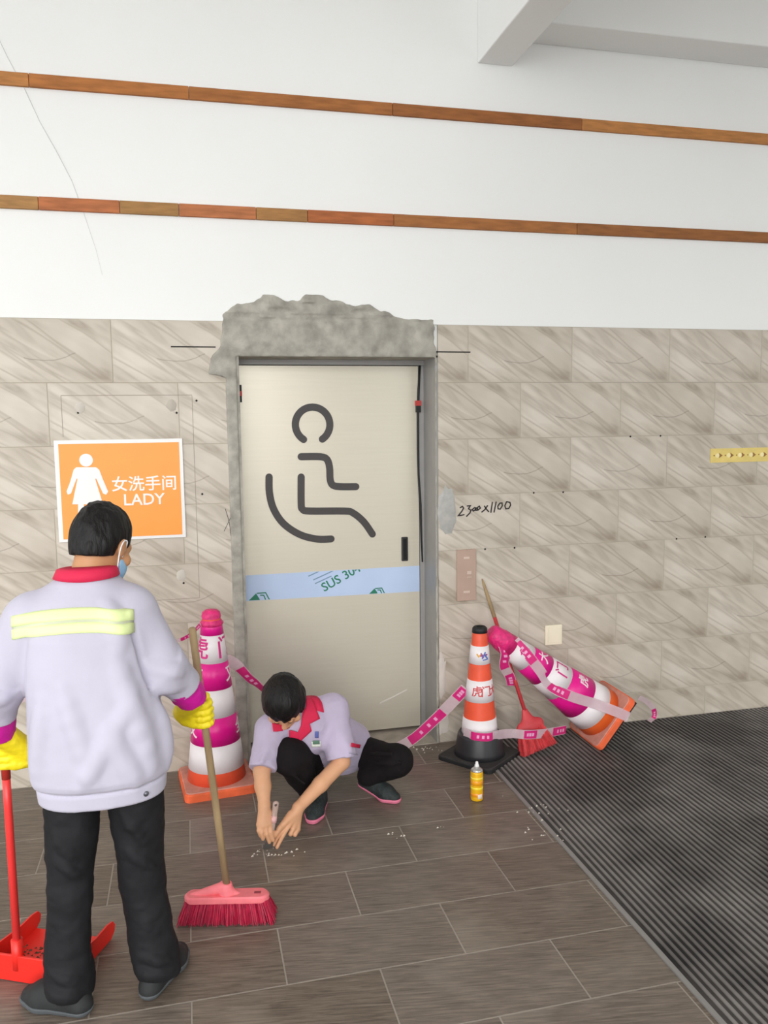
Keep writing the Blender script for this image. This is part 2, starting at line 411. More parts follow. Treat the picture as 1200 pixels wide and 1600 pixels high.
# floor
floor = obj('floor', *boxv(-7, 9, -10, .4, -.12, -.0009), FGROUT); tag(floor, kind='structure')
def tile_obj(name, xs, ys, zs, mat, parent, loc, cache={}):
    key = (name, tuple(round(v, 4) for v in xs + ys + zs))
    if key not in cache:
        o = obj(name, *boxv(*xs, *ys, *zs), mat); bevel_obj(o, .0012, 1); cache[key] = o.data; o.parent = parent
    else:
        o = bpy.data.objects.new(name, cache[key]); link(o, parent)
    o.location = loc; return o
MATX = 1.475
J = .0013
for r in range(-2, 14):
    ya = -1.44 - .2975 * (r - 3) ; yb = ya - .2975        # far and near edge of the row
    ya = min(ya, -.004)
    if yb > -.02: continue
    x0 = .247 if r % 2 else .55
    for c in range(-6, 4):
        xa = x0 + .6 * c; xb = min(xa + .6, MATX)
        if xb - xa < .01: continue
        cx, cy = xa + .3, (ya + yb) / 2
        tile_obj('tile', (xa + .0021 - cx, xb - .0021 - cx), (yb + .0021 - cy, ya - .0021 - cy), (-.008, 0.), FTILE, floor, (cx, cy, 0))

# ribbed mat in its recess
mat_root = empty('entrance_mat', (MATX, 0, 0))
tag(mat_root, 'large dark ribbed entrance mat with dusty grey strips, set into the floor', 'mat')
def mat_mat(name, ca, cb, rough):
    mt = bpy.data.materials.new(name); mt.use_nodes = True; nt = mt.node_tree; N = nt.nodes; L = nt.links; b = N['Principled BSDF']
    ge = N.new('ShaderNodeNewGeometry')
    n = N.new('ShaderNodeTexNoise'); n.inputs['Scale'].default_value = 1.7; n.inputs['Detail'].default_value = 8; n.inputs['Roughness'].default_value = .62; L.new(ge.outputs['Position'], n.inputs['Vector'])
    r = N.new('ShaderNodeValToRGB'); e = r.color_ramp.elements; e[0].position = .42; e[0].color = lin(*ca); e[1].position = .74; e[1].color = lin(*cb); L.new(n.outputs[0], r.inputs[0])
    L.new(r.outputs[0], b.inputs['Base Color']); b.inputs['Roughness'].default_value = rough; return mt
MBASE = mat_mat('mat_carpet', (36, 33, 33), (92, 87, 84), .95)
MRIB = mat_mat('mat_strip', (96, 92, 91), (156, 151, 147), .5)
MX1, MY1 = 3.75, -4.1
box('mat_bed', 0, MX1, MY1, -.004, -.002, .002, MBASE, mat_root)
box('mat_frame', -.012, .006, MY1, -.004, -.002, .006, STEEL, mat_root)
rb = None; x = .032
while x < MX1 - .02:
    if rb is None:
        o = obj('mat_strip', *boxv(-.0055, .0055, MY1 + .01, -.012, .001, .0065), MRIB, mat_root); rb = o.data
    else:
        o = bpy.data.objects.new('mat_strip', rb); link(o, mat_root)
    o.location = (x, 0, 0); x += .0275

# back wall with the doorway
parts = [boxv(-7, OX0 - .016, .0014, .4, 0, TOP), boxv(OX1 + .016, 9, .0014, .4, 0, TOP)]
up = [boxv(-7, 9, 0, .4, TOP, 4.5), boxv(OX0 - .016, OX1 + .016, .012, .4, OZ + .016, TOP)]
V, Fc = joinvf(parts + up)
wall = obj('wall_back', V, Fc, GROUT); wall.data.materials.append(PLASTER); tag(wall, kind='structure')
for p in wall.data.polygons:
    if p.index >= 12: p.material_index = 1
wl = obj('added_wall_right', *boxv(6.2, 6.4, -6.4, 0, 0, 4.5), PLASTER); tag(wl, kind='structure')  # unseen wall far to the right, added to shape the light
wf = obj('added_wall_front', *boxv(1.05, 2.9, -6.4, -6.2, 0, 4.5), M('added_wall_paint', (186, 180, 168), .8, var=.05, vs=2)); tag(wf, kind='structure')  # added behind the camera: blocks daylight and darkens part of the door's reflection
for r in range(8):
    zb, zt = max(.001, TOP - .3 * (r + 1)), TOP - .3 * r
    x0 = -.33 if r % 2 == 0 else -.03
    for c in range(-4, 11):
        xa, xb = x0 + .6 * c, x0 + .6 * c + .6
        if xa < OX0 and xb > OX1: continue
        if xb > 6.2: xb = 6.2
        if OX0 - .04 < xb <= OX1 + .02 and xa < OX0 - .04: xb = OX0 - .03
        elif OX0 - .04 <= xa < OX1 + .02 and xb > OX1 + .02: xa = OX1 + .015
        elif OX0 - .05 <= xa and xb <= OX1 + .03: continue
        if xb - xa < .02: continue
        cx, cz = x0 + .6 * c + .3, TOP - .3 * r - .15
        tile_obj('tile', (xa + J - cx, xb - J - cx), (0, .011), (zb + J - cz, zt - J - cz), TILE, wall, (cx, 0, cz))

# ceiling with beams
ceil = obj('ceiling', *boxv(-7, 6.4, -7.0, .4, 4.5, 4.7), PLASTER); tag(ceil, kind='structure')
o = box('beam', 1.52, 1.71, -6.2, -.0, 3.59, 4.5, PLASTER, ceil); bevel_obj(o, .006, 2)
o = box('beam', 1.71, 6.2, -.23, 0, 3.712, 4.5, PLASTER, ceil); bevel_obj(o, .006, 2)

# marks that belong to the wall: crack, saw cuts, outline of a removed sign, glue, screw holes
cr = [W(*p) for p in ((-8, 48), (12, 90), (38, 138), (62, 190), (88, 236), (112, 282), (130, 330), (150, 390), (160, 430))]
obj('crack', *tube([(p[0], -.0003, p[2]) for p in cr], [.0016, .0018, .0022, .0018, .002, .0018, .0012, .0009, .0006], 5), M('crack_line', (206, 206, 206), .9), wall)
for a, b in (((267, 541), (337, 543)), ((680, 549), (735, 551))):
    p, q = W(*a), W(*b); box('saw_cut', p[0], q[0], -.0012, .004, (p[2] + q[2]) / 2 - .003, (p[2] + q[2]) / 2 + .003, DARK, wall)
GHOST = M('sign_outline', (158, 148, 136), .9)
a, b = W(95, 618), W(300, 618); c = W(312, 934)
for x0, x1, z0, z1 in ((a[0], b[0], a[2] - .0015, a[2] + .0015), (a[0] - .001, a[0] + .0015, 1.72, a[2]), (b[0] - .0015, b[0] + .001, c[2], b[2]), (-.2, b[0], c[2] - .0015, c[2] + .0015)):
    box('sign_outline', x0, x1, -.0006, .003, z0, z1, GHOST, wall)
def blob(name, px, py, rx, rz, mat, th=.004, jag=.18, y=0.):
    p = W(px, py); rnd = random.Random(int(px * 7 + py)); n = 18
    V = [(p[0], y - th, p[2])] + [(p[0] + rx * math.cos(2 * math.pi * i / n) * (1 + rnd.uniform(-jag, jag)), y + .001, p[2] + rz * math.sin(2 * math.pi * i / n) * (1 + rnd.uniform(-jag, jag))) for i in range(n)]
    mid = [((v[0] - p[0]) * .7 + p[0], y - th * .85, (v[2] - p[2]) * .7 + p[2]) for v in V[1:]]
    V += mid
    Fc = [(1 + i, 1 + (i + 1) % n, 1 + n + (i + 1) % n, 1 + n + i) for i in range(n)] + [(1 + n + i, 1 + n + (i + 1) % n, 0) for i in range(n)]
    return obj(name, V, Fc, mat, wall, True)
GLUE = M('old_glue', (200, 193, 182), .7); GLUE2 = M('grey_glue', (182, 174, 162), .8)
for px, py, mt in ((125, 636, GLUE), (268, 634, GLUE2), (283, 899, GLUE)): blob('glue_spot', px, py, .026, .03, mt)
def hole(px, py, r=.0055):
    p = W(px, py); V, Fc = lathe([(r, 0), (r * .8, .002), (0, .0025)], 10); obj('screw_hole', [(p[0] + v[0], -v[2], p[2] + v[1]) for v in V], Fc, DARK, wall)
for q in ((122, 645), (276, 645), (287, 911), (316, 772), (307, 626), (985, 682), (1032, 681), (834, 770), (880, 769), (758, 858), (804, 856), (1057, 842), (1102, 839)): hole(*q)
for pts in ([(352, 795), (358, 815), (361, 838)], [(362, 805), (354, 822), (350, 830)]):
    obj('scratch', *stroke([(W(*p)[0], W(*p)[2]) for p in pts], .0012, -.001, .002), DARK, wall)
# handwriting in marker on the tiles
INK = M('marker_ink', (46, 40, 38), .7)
def hw(pts):                     # points in the close-up view of the writing
    return [(W(680 + x * 140 / 1200., 760 + y * 100 / 857.)[0], W(680 + x * 140 / 1200., 760 + y * 100 / 857.)[2]) for x, y in pts]
glyphs = [[[(335, 285), (365, 268), (380, 290), (355, 335), (310, 390), (345, 388), (385, 378)]],
          [[(430, 262), (470, 258), (445, 300), (478, 320), (465, 355), (420, 400)]],
          [[(520, 290), (495, 310), (510, 330), (540, 310), (550, 290), (535, 285), (545, 320), (575, 315), (605, 290), (590, 265), (562, 285), (570, 312)]],
          [[(660, 265), (690, 310), (715, 338)], [(700, 258), (665, 310), (625, 342)]],
          [[(765, 215), (745, 345)]], [[(815, 210), (788, 342)]],
          [[(865, 225), (838, 265), (842, 300), (870, 305), (898, 260), (895, 222), (865, 225)]],
          [[(955, 205), (932, 260), (945, 300), (985, 295), (1010, 250), (1000, 215), (960, 205)]]]
hand_root = empty('handwriting', (0, 0, 0), parent=wall)
for g in glyphs:
    obj('marker_character', *joinvf([stroke(hw(s), .0036, -.0012, .001, 6) for s in g]), INK, hand_root)

# raw cement around the doorway
opx = [(372, 1300), (366, 1000), (356, 700), (352, 590), (340, 588), (327, 584), (329, 560), (337, 548), (345, 540), (348, 492), (362, 478), (378, 474), (395, 475), (412, 463), (428, 462), (445, 470), (470, 468), (478, 460), (505, 462), (515, 470), (535, 472), (555, 479), (575, 474), (590, 483), (620, 496), (645, 500), (662, 498), (677, 501), (681, 560), (683, 760), (684, 900), (687, 1162), (688, 1300)]
poly = np.array([(W(*p)[0], W(*p)[2]) for p in opx])
S = Solid((.05, -.03, .0), (1.36, .03, 2.5), .007)
xx, zz = np.meshgrid(S.ax[0], S.ax[2], indexing='ij'); P2 = np.stack([xx.ravel(), zz.ravel()], 1)
dmin = np.full(len(P2), 9.); ins = np.zeros(len(P2), bool)
for i in range(len(poly)):
    a, b = poly[i], poly[(i + 1) % len(poly)]; e = b - a; w = P2 - a
    t = np.clip((w @ e) / (e @ e), 0, 1); dmin = np.minimum(dmin, np.linalg.norm(w - t[:, None] * e, axis=1))
    cnd = (a[1] > P2[:, 1]) != (b[1] > P2[:, 1]); ins ^= cnd & (P2[:, 0] < (b[0] - a[0]) * (P2[:, 1] - a[1]) / (b[1] - a[1] + 1e-12) + a[0])
sd2 = np.where(ins, -dmin, dmin)
nz = vnoise(P2[:, 0], P2[:, 1] * 0, P2[:, 1], 40.) * .012 + vnoise(P2[:, 0], P2[:, 1] * 0, P2[:, 1], 12.) * .01
opening = np.maximum(np.maximum(OX0 - P2[:, 0], P2[:, 0] - OX1), P2[:, 1] - OZ)
sd2 = np.maximum(sd2 + nz * (P2[:, 1] > TOP - .3), -opening).reshape(xx.shape)
th = .008 + .008 * (vnoise(P2[:, 0], P2[:, 1] * 0, P2[:, 1], 9.) + .7 * vnoise(P2[:, 0], P2[:, 1] * 0 + 3, P2[:, 1], 28.)).reshape(xx.shape)
th = th + .006 * (zz > 2.31) + np.where(np.abs(zz - 2.29 - .004 * np.sin(xx * 9)) < .007, -.007, 0)
for hx_, hz_, ra_, rb_ in ((.47, 2.325, .07, .022), (.9, 2.33, .06, .016), (.62, 2.36, .04, .012)):
    th = th - .012 * np.clip(1.2 - (((xx - hx_) / ra_) ** 2 + ((zz - hz_) / rb_) ** 2), 0, 1)
th = np.maximum(th, .003)
S.f = np.maximum(sd2[:, None, :], np.maximum(-S.ax[1][None, :, None] - th[:, None, :], S.ax[1][None, :, None] - .011)).astype(np.float32)
cem = S.obj('trim_1', CEMENT); tag(cem, 'rough grey cement patched around the doorway', kind='structure')
blob('cement_smear', 698, 800, .055, .14, M('wet_cement', (172, 170, 165), .35, var=.12, vs=30), .006, .15)
for (px, py, rx, rz) in ((690, 1060, .03, .14), (692, 1130, .04, .08)): blob('plaster_smear', px, py, rx, rz, M('chalky_plaster', (214, 206, 198), .9, var=.06), .005, .25)

# door
door = empty('door_1', ((OX0 + OX1) / 2, DY, 0)); tag(door, 'grey steel restroom door with a large wheelchair symbol', kind='structure')
Dx = (OX0 + OX1) / 2
def dpart(name, V, Fc, mat, parent=door, smooth=False):
    return obj(name, [(v[0] - Dx, v[1] - DY, v[2]) for v in V], Fc, mat, parent, smooth)
def dbox(name, x0, x1, y0, y1, z0, z1, mat, parent=door): return dpart(name, *boxv(x0, x1, y0, y1, z0, z1), mat, parent)
dm = M('brushed_door_steel', (216, 209, 192), .3, .27, var=.02, vs=3, stretch=(1, 1, 30))
dx0, dx1 = OX0 + .016, W(655, 850, DY)[0]
dbox('leaf', dx0, dx1, DY, DY + .04, .022, OZ - .03, dm)
jm = M('jamb_steel', (156, 154, 152), .5, .25, var=.05, vs=14)
dbox('jamb', OX0 - .015, OX0 + .012, .0, DY + .06, 0, OZ + .01, CEMENT)
dbox('jamb', OX1, OX1 + .015, .0, DY + .06, 0, OZ + .01, jm)
dbox('frame_stop', dx1 + .003, OX1, DY - .005, DY + .06, 0, OZ, jm)
dbox('head_jamb', OX0 - .015, OX1 + .015, .0, DY + .06, OZ, OZ + .015, CEMENT)
dbox('head_stop', OX0 + .012, OX1, DY - .02, DY + .06, OZ - .026, OZ, jm)
dbox('threshold', OX0 - .015, OX1 + .015, -.004, DY + .12, -.002, .004, M('dusty_threshold', (176, 166, 154), .9, var=.18, vs=12))
dbox('rear_panel', OX0, OX1, DY + .061, DY + .08, 0, OZ, STEEL)
SYM = M('dark_symbol', (62, 58, 57), .5)
def dk(cx, cy): p = W(340 + cx * .3, 560 + cy * .3, DY); return (p[0], p[2])
def smoothpath(pts, n=5):
    P = [Vector(p) for p in pts]; out = []
    for i in range(len(P) - 1):
        a = P[max(0, i - 1)]; b = P[i]; c = P[i + 1]; d = P[min(len(P) - 1, i + 2)]
        for k in range(n):
            t = k / n; out.append(.5 * ((2 * b) + (c - a) * t + (2 * a - 5 * b + 4 * c - d) * t * t + (3 * b - a - 3 * c + d) * t ** 3))
    out.append(P[-1]); return out
symb = empty('wheelchair_symbol', (0, 0, 0), parent=door)
rc = dk(495, 345); rr = (dk(585, 345)[0] - dk(405, 345)[0]) / 2; hwid = (dk(255, 700)[0] - dk(217, 700)[0]) / 2
STK = [arc(*rc, rr, -57, 237, 28),
       smoothpath([dk(435, 512), dk(535, 512), dk(570, 527), dk(583, 570), dk(586, 630), dk(600, 660), dk(640, 668), dk(720, 668)], 4),
       smoothpath([dk(435, 618), dk(435, 750), dk(442, 785), dk(480, 795), dk(660, 795), dk(705, 805), dk(760, 850), dk(806, 915)], 4),
       smoothpath([dk(268, 618), dk(270, 700), dk(292, 785), dk(345, 862), dk(430, 918), dk(520, 941), dk(591, 940)], 5)]
for s_ in STK: dpart('symbol_stroke', *stroke(s_, hwid, DY - .003, DY + .002, 8), SYM, symb)
# protective film with print
fp = [W(386, 899, DY), W(654, 884, DY), W(654, 924, DY), W(387, 939, DY)]
film = dpart('protective_film', [(dx0, DY - .0012, fp[0][2]), (dx1, DY - .0012, fp[1][2]), (dx1, DY - .0012, fp[2][2]), (dx0, DY - .0012, fp[3][2]),
             (dx0, DY + .001, fp[0][2]), (dx1, DY + .001, fp[1][2]), (dx1, DY + .001, fp[2][2]), (dx0, DY + .001, fp[3][2])],
             [(0, 1, 2, 3), (7, 6, 5, 4), (0, 4, 5, 1), (1, 5, 6, 2), (2, 6, 7, 3), (3, 7, 4, 0)], M('pale_blue_film', (190, 208, 238), .3, var=.04, vs=4))
GREEN = M('green_print', (28, 122, 92), .5)
def film_clip(V, Fc):             # the print stops at the edges of the film
    bm = bmesh.new(); vs = [bm.verts.new(v) for v in V]
    for f in Fc:
        try: bm.faces.new([vs[i] for i in f])
        except ValueError: pass
    for a, b, sgn in ((fp[0], fp[1], 1), (fp[3], fp[2], -1)):
        n = Vector((-(b[2] - a[2]), 0, b[0] - a[0])).normalized() * sgn
        bmesh.ops.bisect_plane(bm, geom=bm.verts[:] + bm.edges[:] + bm.faces[:], plane_co=Vector(a) - n * .002, plane_no=n, clear_outer=True)
    bm.verts.index_update(); out = [tuple(v.co) for v in bm.verts], [tuple(v.index for v in f.verts) for f in bm.faces]; bm.free(); return out
def onplane(V, px, py, y, rot=0., sc=1.):
    p = W(px, py, y); c, s_ = math.cos(rot), math.sin(rot)
    return [(p[0] + (v[0] * c - v[1] * s_) * sc, y - v[2], p[2] + (v[0] * s_ + v[1] * c) * sc) for v in V]
tv, tf = text_mesh('SUS 304', .07, ext=.0006)
dpart('print', *film_clip(onplane(tv, 533, 903, DY - .0015, math.radians(27)), tf), GREEN, film)
lp = M('faint_print', (120, 150, 176), .5)
for k, (px, py, w_) in enumerate(((500, 892, .14), (505, 899, .12), (505, 906, .1))):
    dpart('print', *film_clip(onplane([(-w_ / 2, -.003, 0), (w_ / 2, -.003, 0), (w_ / 2, .003, 0), (-w_ / 2, .003, 0), (-w_ / 2, -.003, .0006), (w_ / 2, -.003, .0006), (w_ / 2, .003, .0006), (-w_ / 2, .003, .0006)], px, py, DY - .0015, math.radians(22)),
          [(0, 1, 2, 3), (7, 6, 5, 4), (0, 4, 5, 1), (1, 5, 6, 2), (2, 6, 7, 3), (3, 7, 4, 0)]), lp, film)
def prism(pts, y0, y1): n = len(pts); return [(p[0], y0, p[1]) for p in pts] + [(p[0], y1, p[1]) for p in pts], [tuple(range(n)), tuple(range(2 * n - 1, n - 1, -1))] + [(i, (i + 1) % n, n + (i + 1) % n, n + i) for i in range(n)]
wd = lambda px, py: (W(px, py, DY)[0], W(px, py, DY)[2])
for ox, sc in ((0, 1.), (188, .75)):
    bx_, by_ = (388 + ox, 939 - ox * .056)
    dpart('print', *film_clip(*prism([wd(bx_, by_), wd(bx_ + 12 * sc, by_ - 12 * sc), wd(bx_ + 17 * sc, by_ - 4), wd(bx_ + 19 * sc, by_)], DY - .0022, DY - .001)), GREEN, film)
    for q in ((14, -12, 27, -13, 33, -2), (19, -9, 24, -9, 27, -2)):
        dpart('print', *film_clip(*stroke([wd(bx_ + q[0] * sc, by_ + q[1] * sc), wd(bx_ + q[2] * sc, by_ + q[3] * sc), wd(bx_ + q[4] * sc, by_ + q[5] * sc)], .003, DY - .0022, DY - .001, 4)), GREEN, film)
a, b = W(627, 839, DY), W(637, 876, DY)
h_ = dbox('pull_handle', a[0], b[0], DY - .012, DY + .004, b[2], a[2], M('black_pull', (34, 33, 33), .4)); bevel_obj(h_, .004, 2)
h2 = dbox('pull_recess', a[0] + .009, b[0] - .009, DY - .0135, DY - .0115, b[2] + .01, a[2] - .01, M('pull_inner', (16, 16, 16), .8), h_)
cab = [W(*p, DY - .008) for p in ((656, 571), (654, 610), (653, 640), (653, 700), (654, 742), (657, 790), (658, 830), (660, 878))]
cb = dpart('cable', *tube(cab, [.006, .007, .007, .006, .006, .007, .006, .004], 8), BLACK, door, True)
ca = W(653, 630, DY - .01)
dbox('cable_clip', ca[0] - .016, ca[0] + .016, ca[1] - .012, ca[1] + .008, ca[2] - .014, ca[2] + .014, M('red_clip', (196, 62, 58), .5), cb)
dbox('cable_joint', ca[0] - .012, ca[0] + .014, ca[1] - .011, ca[1] + .008, ca[2] - .05, ca[2] - .014, BLACK, cb)
ca = W(374, 615, DY - .01)
hg = dbox('hinge_block', ca[0] - .012, ca[0] + .012, ca[1] - .01, ca[1] + .01, ca[2] - .045, ca[2] + .045, BLACK)
dbox('red_tab', ca[0] - .013, ca[0] + .013, ca[1] - .013, ca[1] + .008, ca[2] - .012, ca[2] + .012, M('red_clip', (196, 62, 58), .5), hg)
sc_ = [W(*p, DY) for p in ((594, 1099), (635, 1078))]
dpart('scratch', *stroke([(sc_[0][0], sc_[0][2]), (sc_[1][0], sc_[1][2])], .004, DY - .0008, DY + .001, 4), M('pale_scratch', (224, 218, 206), .5))

# two wooden battens along the white wall
def batten(ptop0, pbot0, ptop1, label, cols, joints):
    z1 = (W(*ptop0)[2] + W(*ptop1)[2]) / 2; z0 = z1 - .058
    root = empty('wooden_batten', (0, 0, z0)); tag(root, label, 'batten', 'wooden battens on the white wall')
    xs = [-3.2] + [W(px, 340)[0] for px in joints] + [4.6]
    for i in range(len(xs) - 1):
        mt = M('batten_wood_%d%d%d' % cols[i % len(cols)], cols[i % len(cols)], .75, var=.22, vs=9, bump=.1, stretch=(1, 1, 6))
        o = box('batten_board', xs[i] + .001, xs[i + 1] - .001, -.016 - .001 * (i % 2), .001, 0, .058, mt, root); bevel_obj(o, .002, 1)
batten((0, 113), (0, 134), (1200, 210), 'upper weathered wooden batten fixed along the white wall', [(182, 122, 66), (172, 108, 54), (160, 100, 50), (150, 92, 46)], [58, 302, 614, 905])
batten((0, 304), (0, 324), (1200, 365), 'lower weathered wooden batten with faded red patches along the white wall', [(168, 124, 74), (176, 106, 64), (160, 118, 68), (176, 108, 66), (162, 116, 66), (168, 96, 52), (160, 102, 54), (146, 92, 48)], [62, 188, 280, 400, 480, 614, 900])

# restroom sign
sg0, sg1 = W(84, 687), W(291, 843); sx0, sx1, sz1, sz0 = sg0[0], sg1[0], (W(84, 687)[2] + W(289, 686)[2]) / 2, (W(95, 845)[2] + W(294, 841)[2]) / 2
sign = empty('restroom_sign', ((sx0 + sx1) / 2, 0, sz0)); tag(sign, 'orange ladies restroom sign with a white figure and white border', 'sign')
SX, SZ = (sx0 + sx1) / 2, sz0
def sp(name, V, Fc, mat, parent=sign): return obj(name, [(v[0] - SX, v[1], v[2] - SZ) for v in V], Fc, mat, parent)
o = sp('board', *boxv(sx0, sx1, -.011, -.0005, sz0, sz1), WHITEP); bevel_obj(o, .0015, 1)
sp('face', *boxv(sx0 + .02, sx1 - .017, -.0125, -.01, sz0 + .015, sz1 - .018), M('orange_face', (250, 158, 66), .45, var=.015))
wq = lambda px, py: (W(px, py, -.0125)[0], W(px, py, -.0125)[2])
fig = empty('figure', (0, 0, 0), parent=sign)
hc = wq(134.5, 719); sp('figure_head', *prism(arc(hc[0], hc[1], .031, 0, 345, 23), -.0138, -.012), WHITEP, fig)
body = [(119, 730), (150, 730), (155, 734), (162, 752), (169, 768), (166, 773), (161, 771), (150, 747), (149, 749), (161, 788), (147, 788), (147, 812), (137, 812), (137, 788), (131, 788), (131, 812), (122, 812), (122, 788), (113, 788), (121, 749), (120, 747), (111, 771), (106, 773), (104, 768), (110, 752), (115, 734)]
sp('figure_body', *prism([wq(*p) for p in body], -.0138, -.012), WHITEP, fig)
tv, tf = text_mesh('女洗手间', .0775); sp('lettering', onplane(tv, 226, 757, -.0128), tf, WHITEP)
tv, tf = text_mesh('LADY', .078); sp('lettering', onplane(tv, 225, 781, -.0128), tf, WHITEP)

# small fixtures on the tiles
a, b = W(713, 859), W(743, 937)
plate = box('wall_plate', a[0], b[0], -.012, .0, b[2], a[2], M('brown_plate', (180, 154, 138), .5, var=.05)); bevel_obj(plate, .002, 1)
tag(plate, 'narrow brown rectangular plate on the tiles right of the door', 'plate')
mk = M('plate_mark', (206, 184, 170), .5)
for px, py, w_, hh in ((728, 871, .016, .006), (732, 894, .012, .009), (732, 901, .013, .002), (728, 924, .018, .006)):
    p = W(px, py); box('plate_mark', p[0] - w_, p[0] + w_, -.0135, -.0115, p[2] - hh, p[2] + hh, mk, plate)
a, b = W(851, 977), W(877, 1006)
ol = box('wall_switch', a[0], b[0], -.012, .0, b[2], a[2], M('cream_plastic', (240, 230, 206), .4, var=.02)); bevel_obj(ol, .005, 3)
tag(ol, 'cream square cover plate low on the tiles above the fallen cone', 'cover plate')
o = box('switch_rocker', a[0] + .014, b[0] - .014, -.0145, -.011, b[2] + .014, a[2] - .014, M('cream_plastic', (240, 230, 206), .4), ol); bevel_obj(o, .002, 1)
a, b = W(1110, 701), W(1112, 723)
ystr = empty('yellow_strip', (a[0], 0, b[2])); tag(ystr, 'yellow strip with small dark printed marks on the right of the tiles', 'strip')
hh = a[2] - b[2]
box('strip_board', 0, .62, -.004, 0, 0, hh, M('yellow_plastic', (226, 202, 118), .5, var=.06, vs=20), ystr)
ym = M('ochre_print', (150, 104, 44), .6); yl = M('pale_print', (240, 226, 170), .6)
for k in range(8):
    cx = .045 + .075 * k
    obj('strip_print', *prism([(cx + .012, hh * .32), (cx + .034, hh * .5), (cx + .012, hh * .68)], -.005, -.003), ym, ystr)
    obj('strip_print', *prism(arc(cx, hh * .5, .013, 0, 340, 12), -.0052, -.003), yl, ystr)
    obj('strip_print', *prism(arc(cx - .022, hh * .5, .004, 0, 315, 7), -.005, -.003), ym, ystr)

# ================================================================== THINGS
ORANGE = M('cone_orange', (236, 88, 56), .45, var=.08, vs=14)
ORANGE2 = M('cone_base_dusty', (204, 142, 126), .8, var=.18, vs=16)
ORANGE3 = M('cone_base_orange', (238, 104, 60), .7, var=.14, vs=16)
PINK = M('hot_pink_film', (232, 20, 142), .35, var=.05, vs=20)
CWHITE = M('reflective_white', (240, 232, 234), .45, var=.03, vs=12)
def densify(V, Fc, mx=.008, n=3):
    bm = bmesh.new(); vs = [bm.verts.new(v) for v in V]
    for f in Fc:
        try: bm.faces.new([vs[i] for i in f])
        except ValueError: pass
    bmesh.ops.triangulate(bm, faces=bm.faces[:])
    for _ in range(n):
        e = [q for q in bm.edges if q.calc_length() > mx]
        if not e: break
        bmesh.ops.subdivide_edges(bm, edges=e, cuts=1); bmesh.ops.triangulate(bm, faces=bm.faces[:])
    bm.verts.index_update(); r = [tuple(v.co) for v in bm.verts], [tuple(v.index for v in f.verts) for f in bm.faces]; bm.free(); return r
class Cone:
    def __init__(s, root, r0, slope, H): s.root, s.r0, s.sl, s.H = root, r0, slope, H
    def r(s, z): return s.r0 - s.sl * z
    def body(s, z0, z1, mat, name='cone_body'):
        n = 10; pr = [(s.r(z0 + (z1 - z0) * i / n), z0 + (z1 - z0) * i / n) for i in range(n + 1)]
        pr += [(s.r(z1) - .006, z1 + .002), (s.r(z1) - .012, z1 - .01)]
        return obj(name, *lathe(pr, 56), mat, s.root, True)
    def band(s, z0, z1, mat, name, d=.0022):
        return obj(name, *lathe([(s.r(z0) - .003, z0), (s.r(z0) + d, z0 + .0005), (s.r(z1) + d, z1 - .0005), (s.r(z1) - .003, z1)], 56, caps=False), mat, s.root, True)
    def text(s, ch, size, ang, z, mat, parent, d=.0032, rot=0.):
        V, Fc = densify(*text_mesh(ch, size, ext=.0006)); c, sn = math.cos(rot), math.sin(rot); out = []
        for x, y, t in V:
            x, y = x * c - y * sn, x * sn + y * c
            zz = z + y; r = s.r(zz) + d + t; a = ang + x / s.r(z); out.append((r * math.cos(a), r * math.sin(a), zz))
        return obj('lettering', out, Fc, mat, parent)
def plate_base(root, w, h, mat, topmat, hump=.02, r=.15):
    n = 9; c = .03
    cor = []
    for qx, qy, a0 in ((1, 1, 0), (-1, 1, 90), (-1, -1, 180), (1, -1, 270)):
        for k in range(5):
            a = math.radians(a0 + 22.5 * k); cor.append((qx * (w - c) + c * math.cos(a), qy * (w - c) + c * math.sin(a)))
    m_ = len(cor); rings = [(1., .0), (1., h * .8), (.985, h)]
    V = [(x * s_, y * s_, z) for s_, z in rings for x, y in cor]
    Fc = [tuple(range(m_))[::-1]] + [(k * m_ + i, k * m_ + (i + 1) % m_, (k + 1) * m_ + (i + 1) % m_, (k + 1) * m_ + i) for k in range(2) for i in range(m_)] + [tuple(2 * m_ + i for i in range(m_))]
    b = obj('base_plate', V, Fc, mat, root)
    V2 = [(x * .975, y * .975, h - .002) for x, y in cor] + [(x * .95, y * .95, h + .004) for x, y in cor]
    obj('base_top', V2, [tuple(range(m_))[::-1]] + [(i, (i + 1) % m_, m_ + (i + 1) % m_, m_ + i) for i in range(m_)] + [tuple(m_ + i for i in range(m_))], topmat, b)
    return b
def zaxis(px, py, ax, ay, r):             # height of a pixel that lies on a cone's front face
    return W(px, py, ay - r)[2]

# --- tall cone at the left of the door
c1x, c1y = .085, -.2
root = empty('traffic_cone', (c1x, c1y, 0), (0, 0, math.radians(6))); tag(root, 'tall upright cone wrapped in pink film, beside the door behind the wooden broom handle', 'traffic cone')
C1 = Cone(root, .147, .122, .86)
plate_base(root, .172, .04, ORANGE3, ORANGE2)
C1.body(.038, .845, ORANGE)
zz = lambda py: zaxis(345, py, c1x, c1y, C1.r(max(0., zaxis(345, py, c1x, c1y, .09))))
Z = [zz(p) for p in (1210, 1167, 1123, 1079, 1037, 993, 972)]
for i in range(6): C1.band(Z[i], Z[i + 1], CWHITE if i % 2 == 0 else PINK, 'white_band' if i % 2 == 0 else 'pink_band', .002 + .0006 * (i % 2))
obj('pink_cap', *lathe([(.0, .80), (.05, .80), (.058, .815), (.05, .828), (.044, .835), (.047, .85), (.043, .868), (.03, .879), (0, .882)], 28), M('crumpled_pink', (226, 42, 120), .4, var=.25, vs=40, bump=.4, bs=90), root, True)
ac = math.atan2(CC[1] - c1y, CC[0] - c1x) - math.radians(6)
ip = M('pink_print', (214, 40, 130), .5)
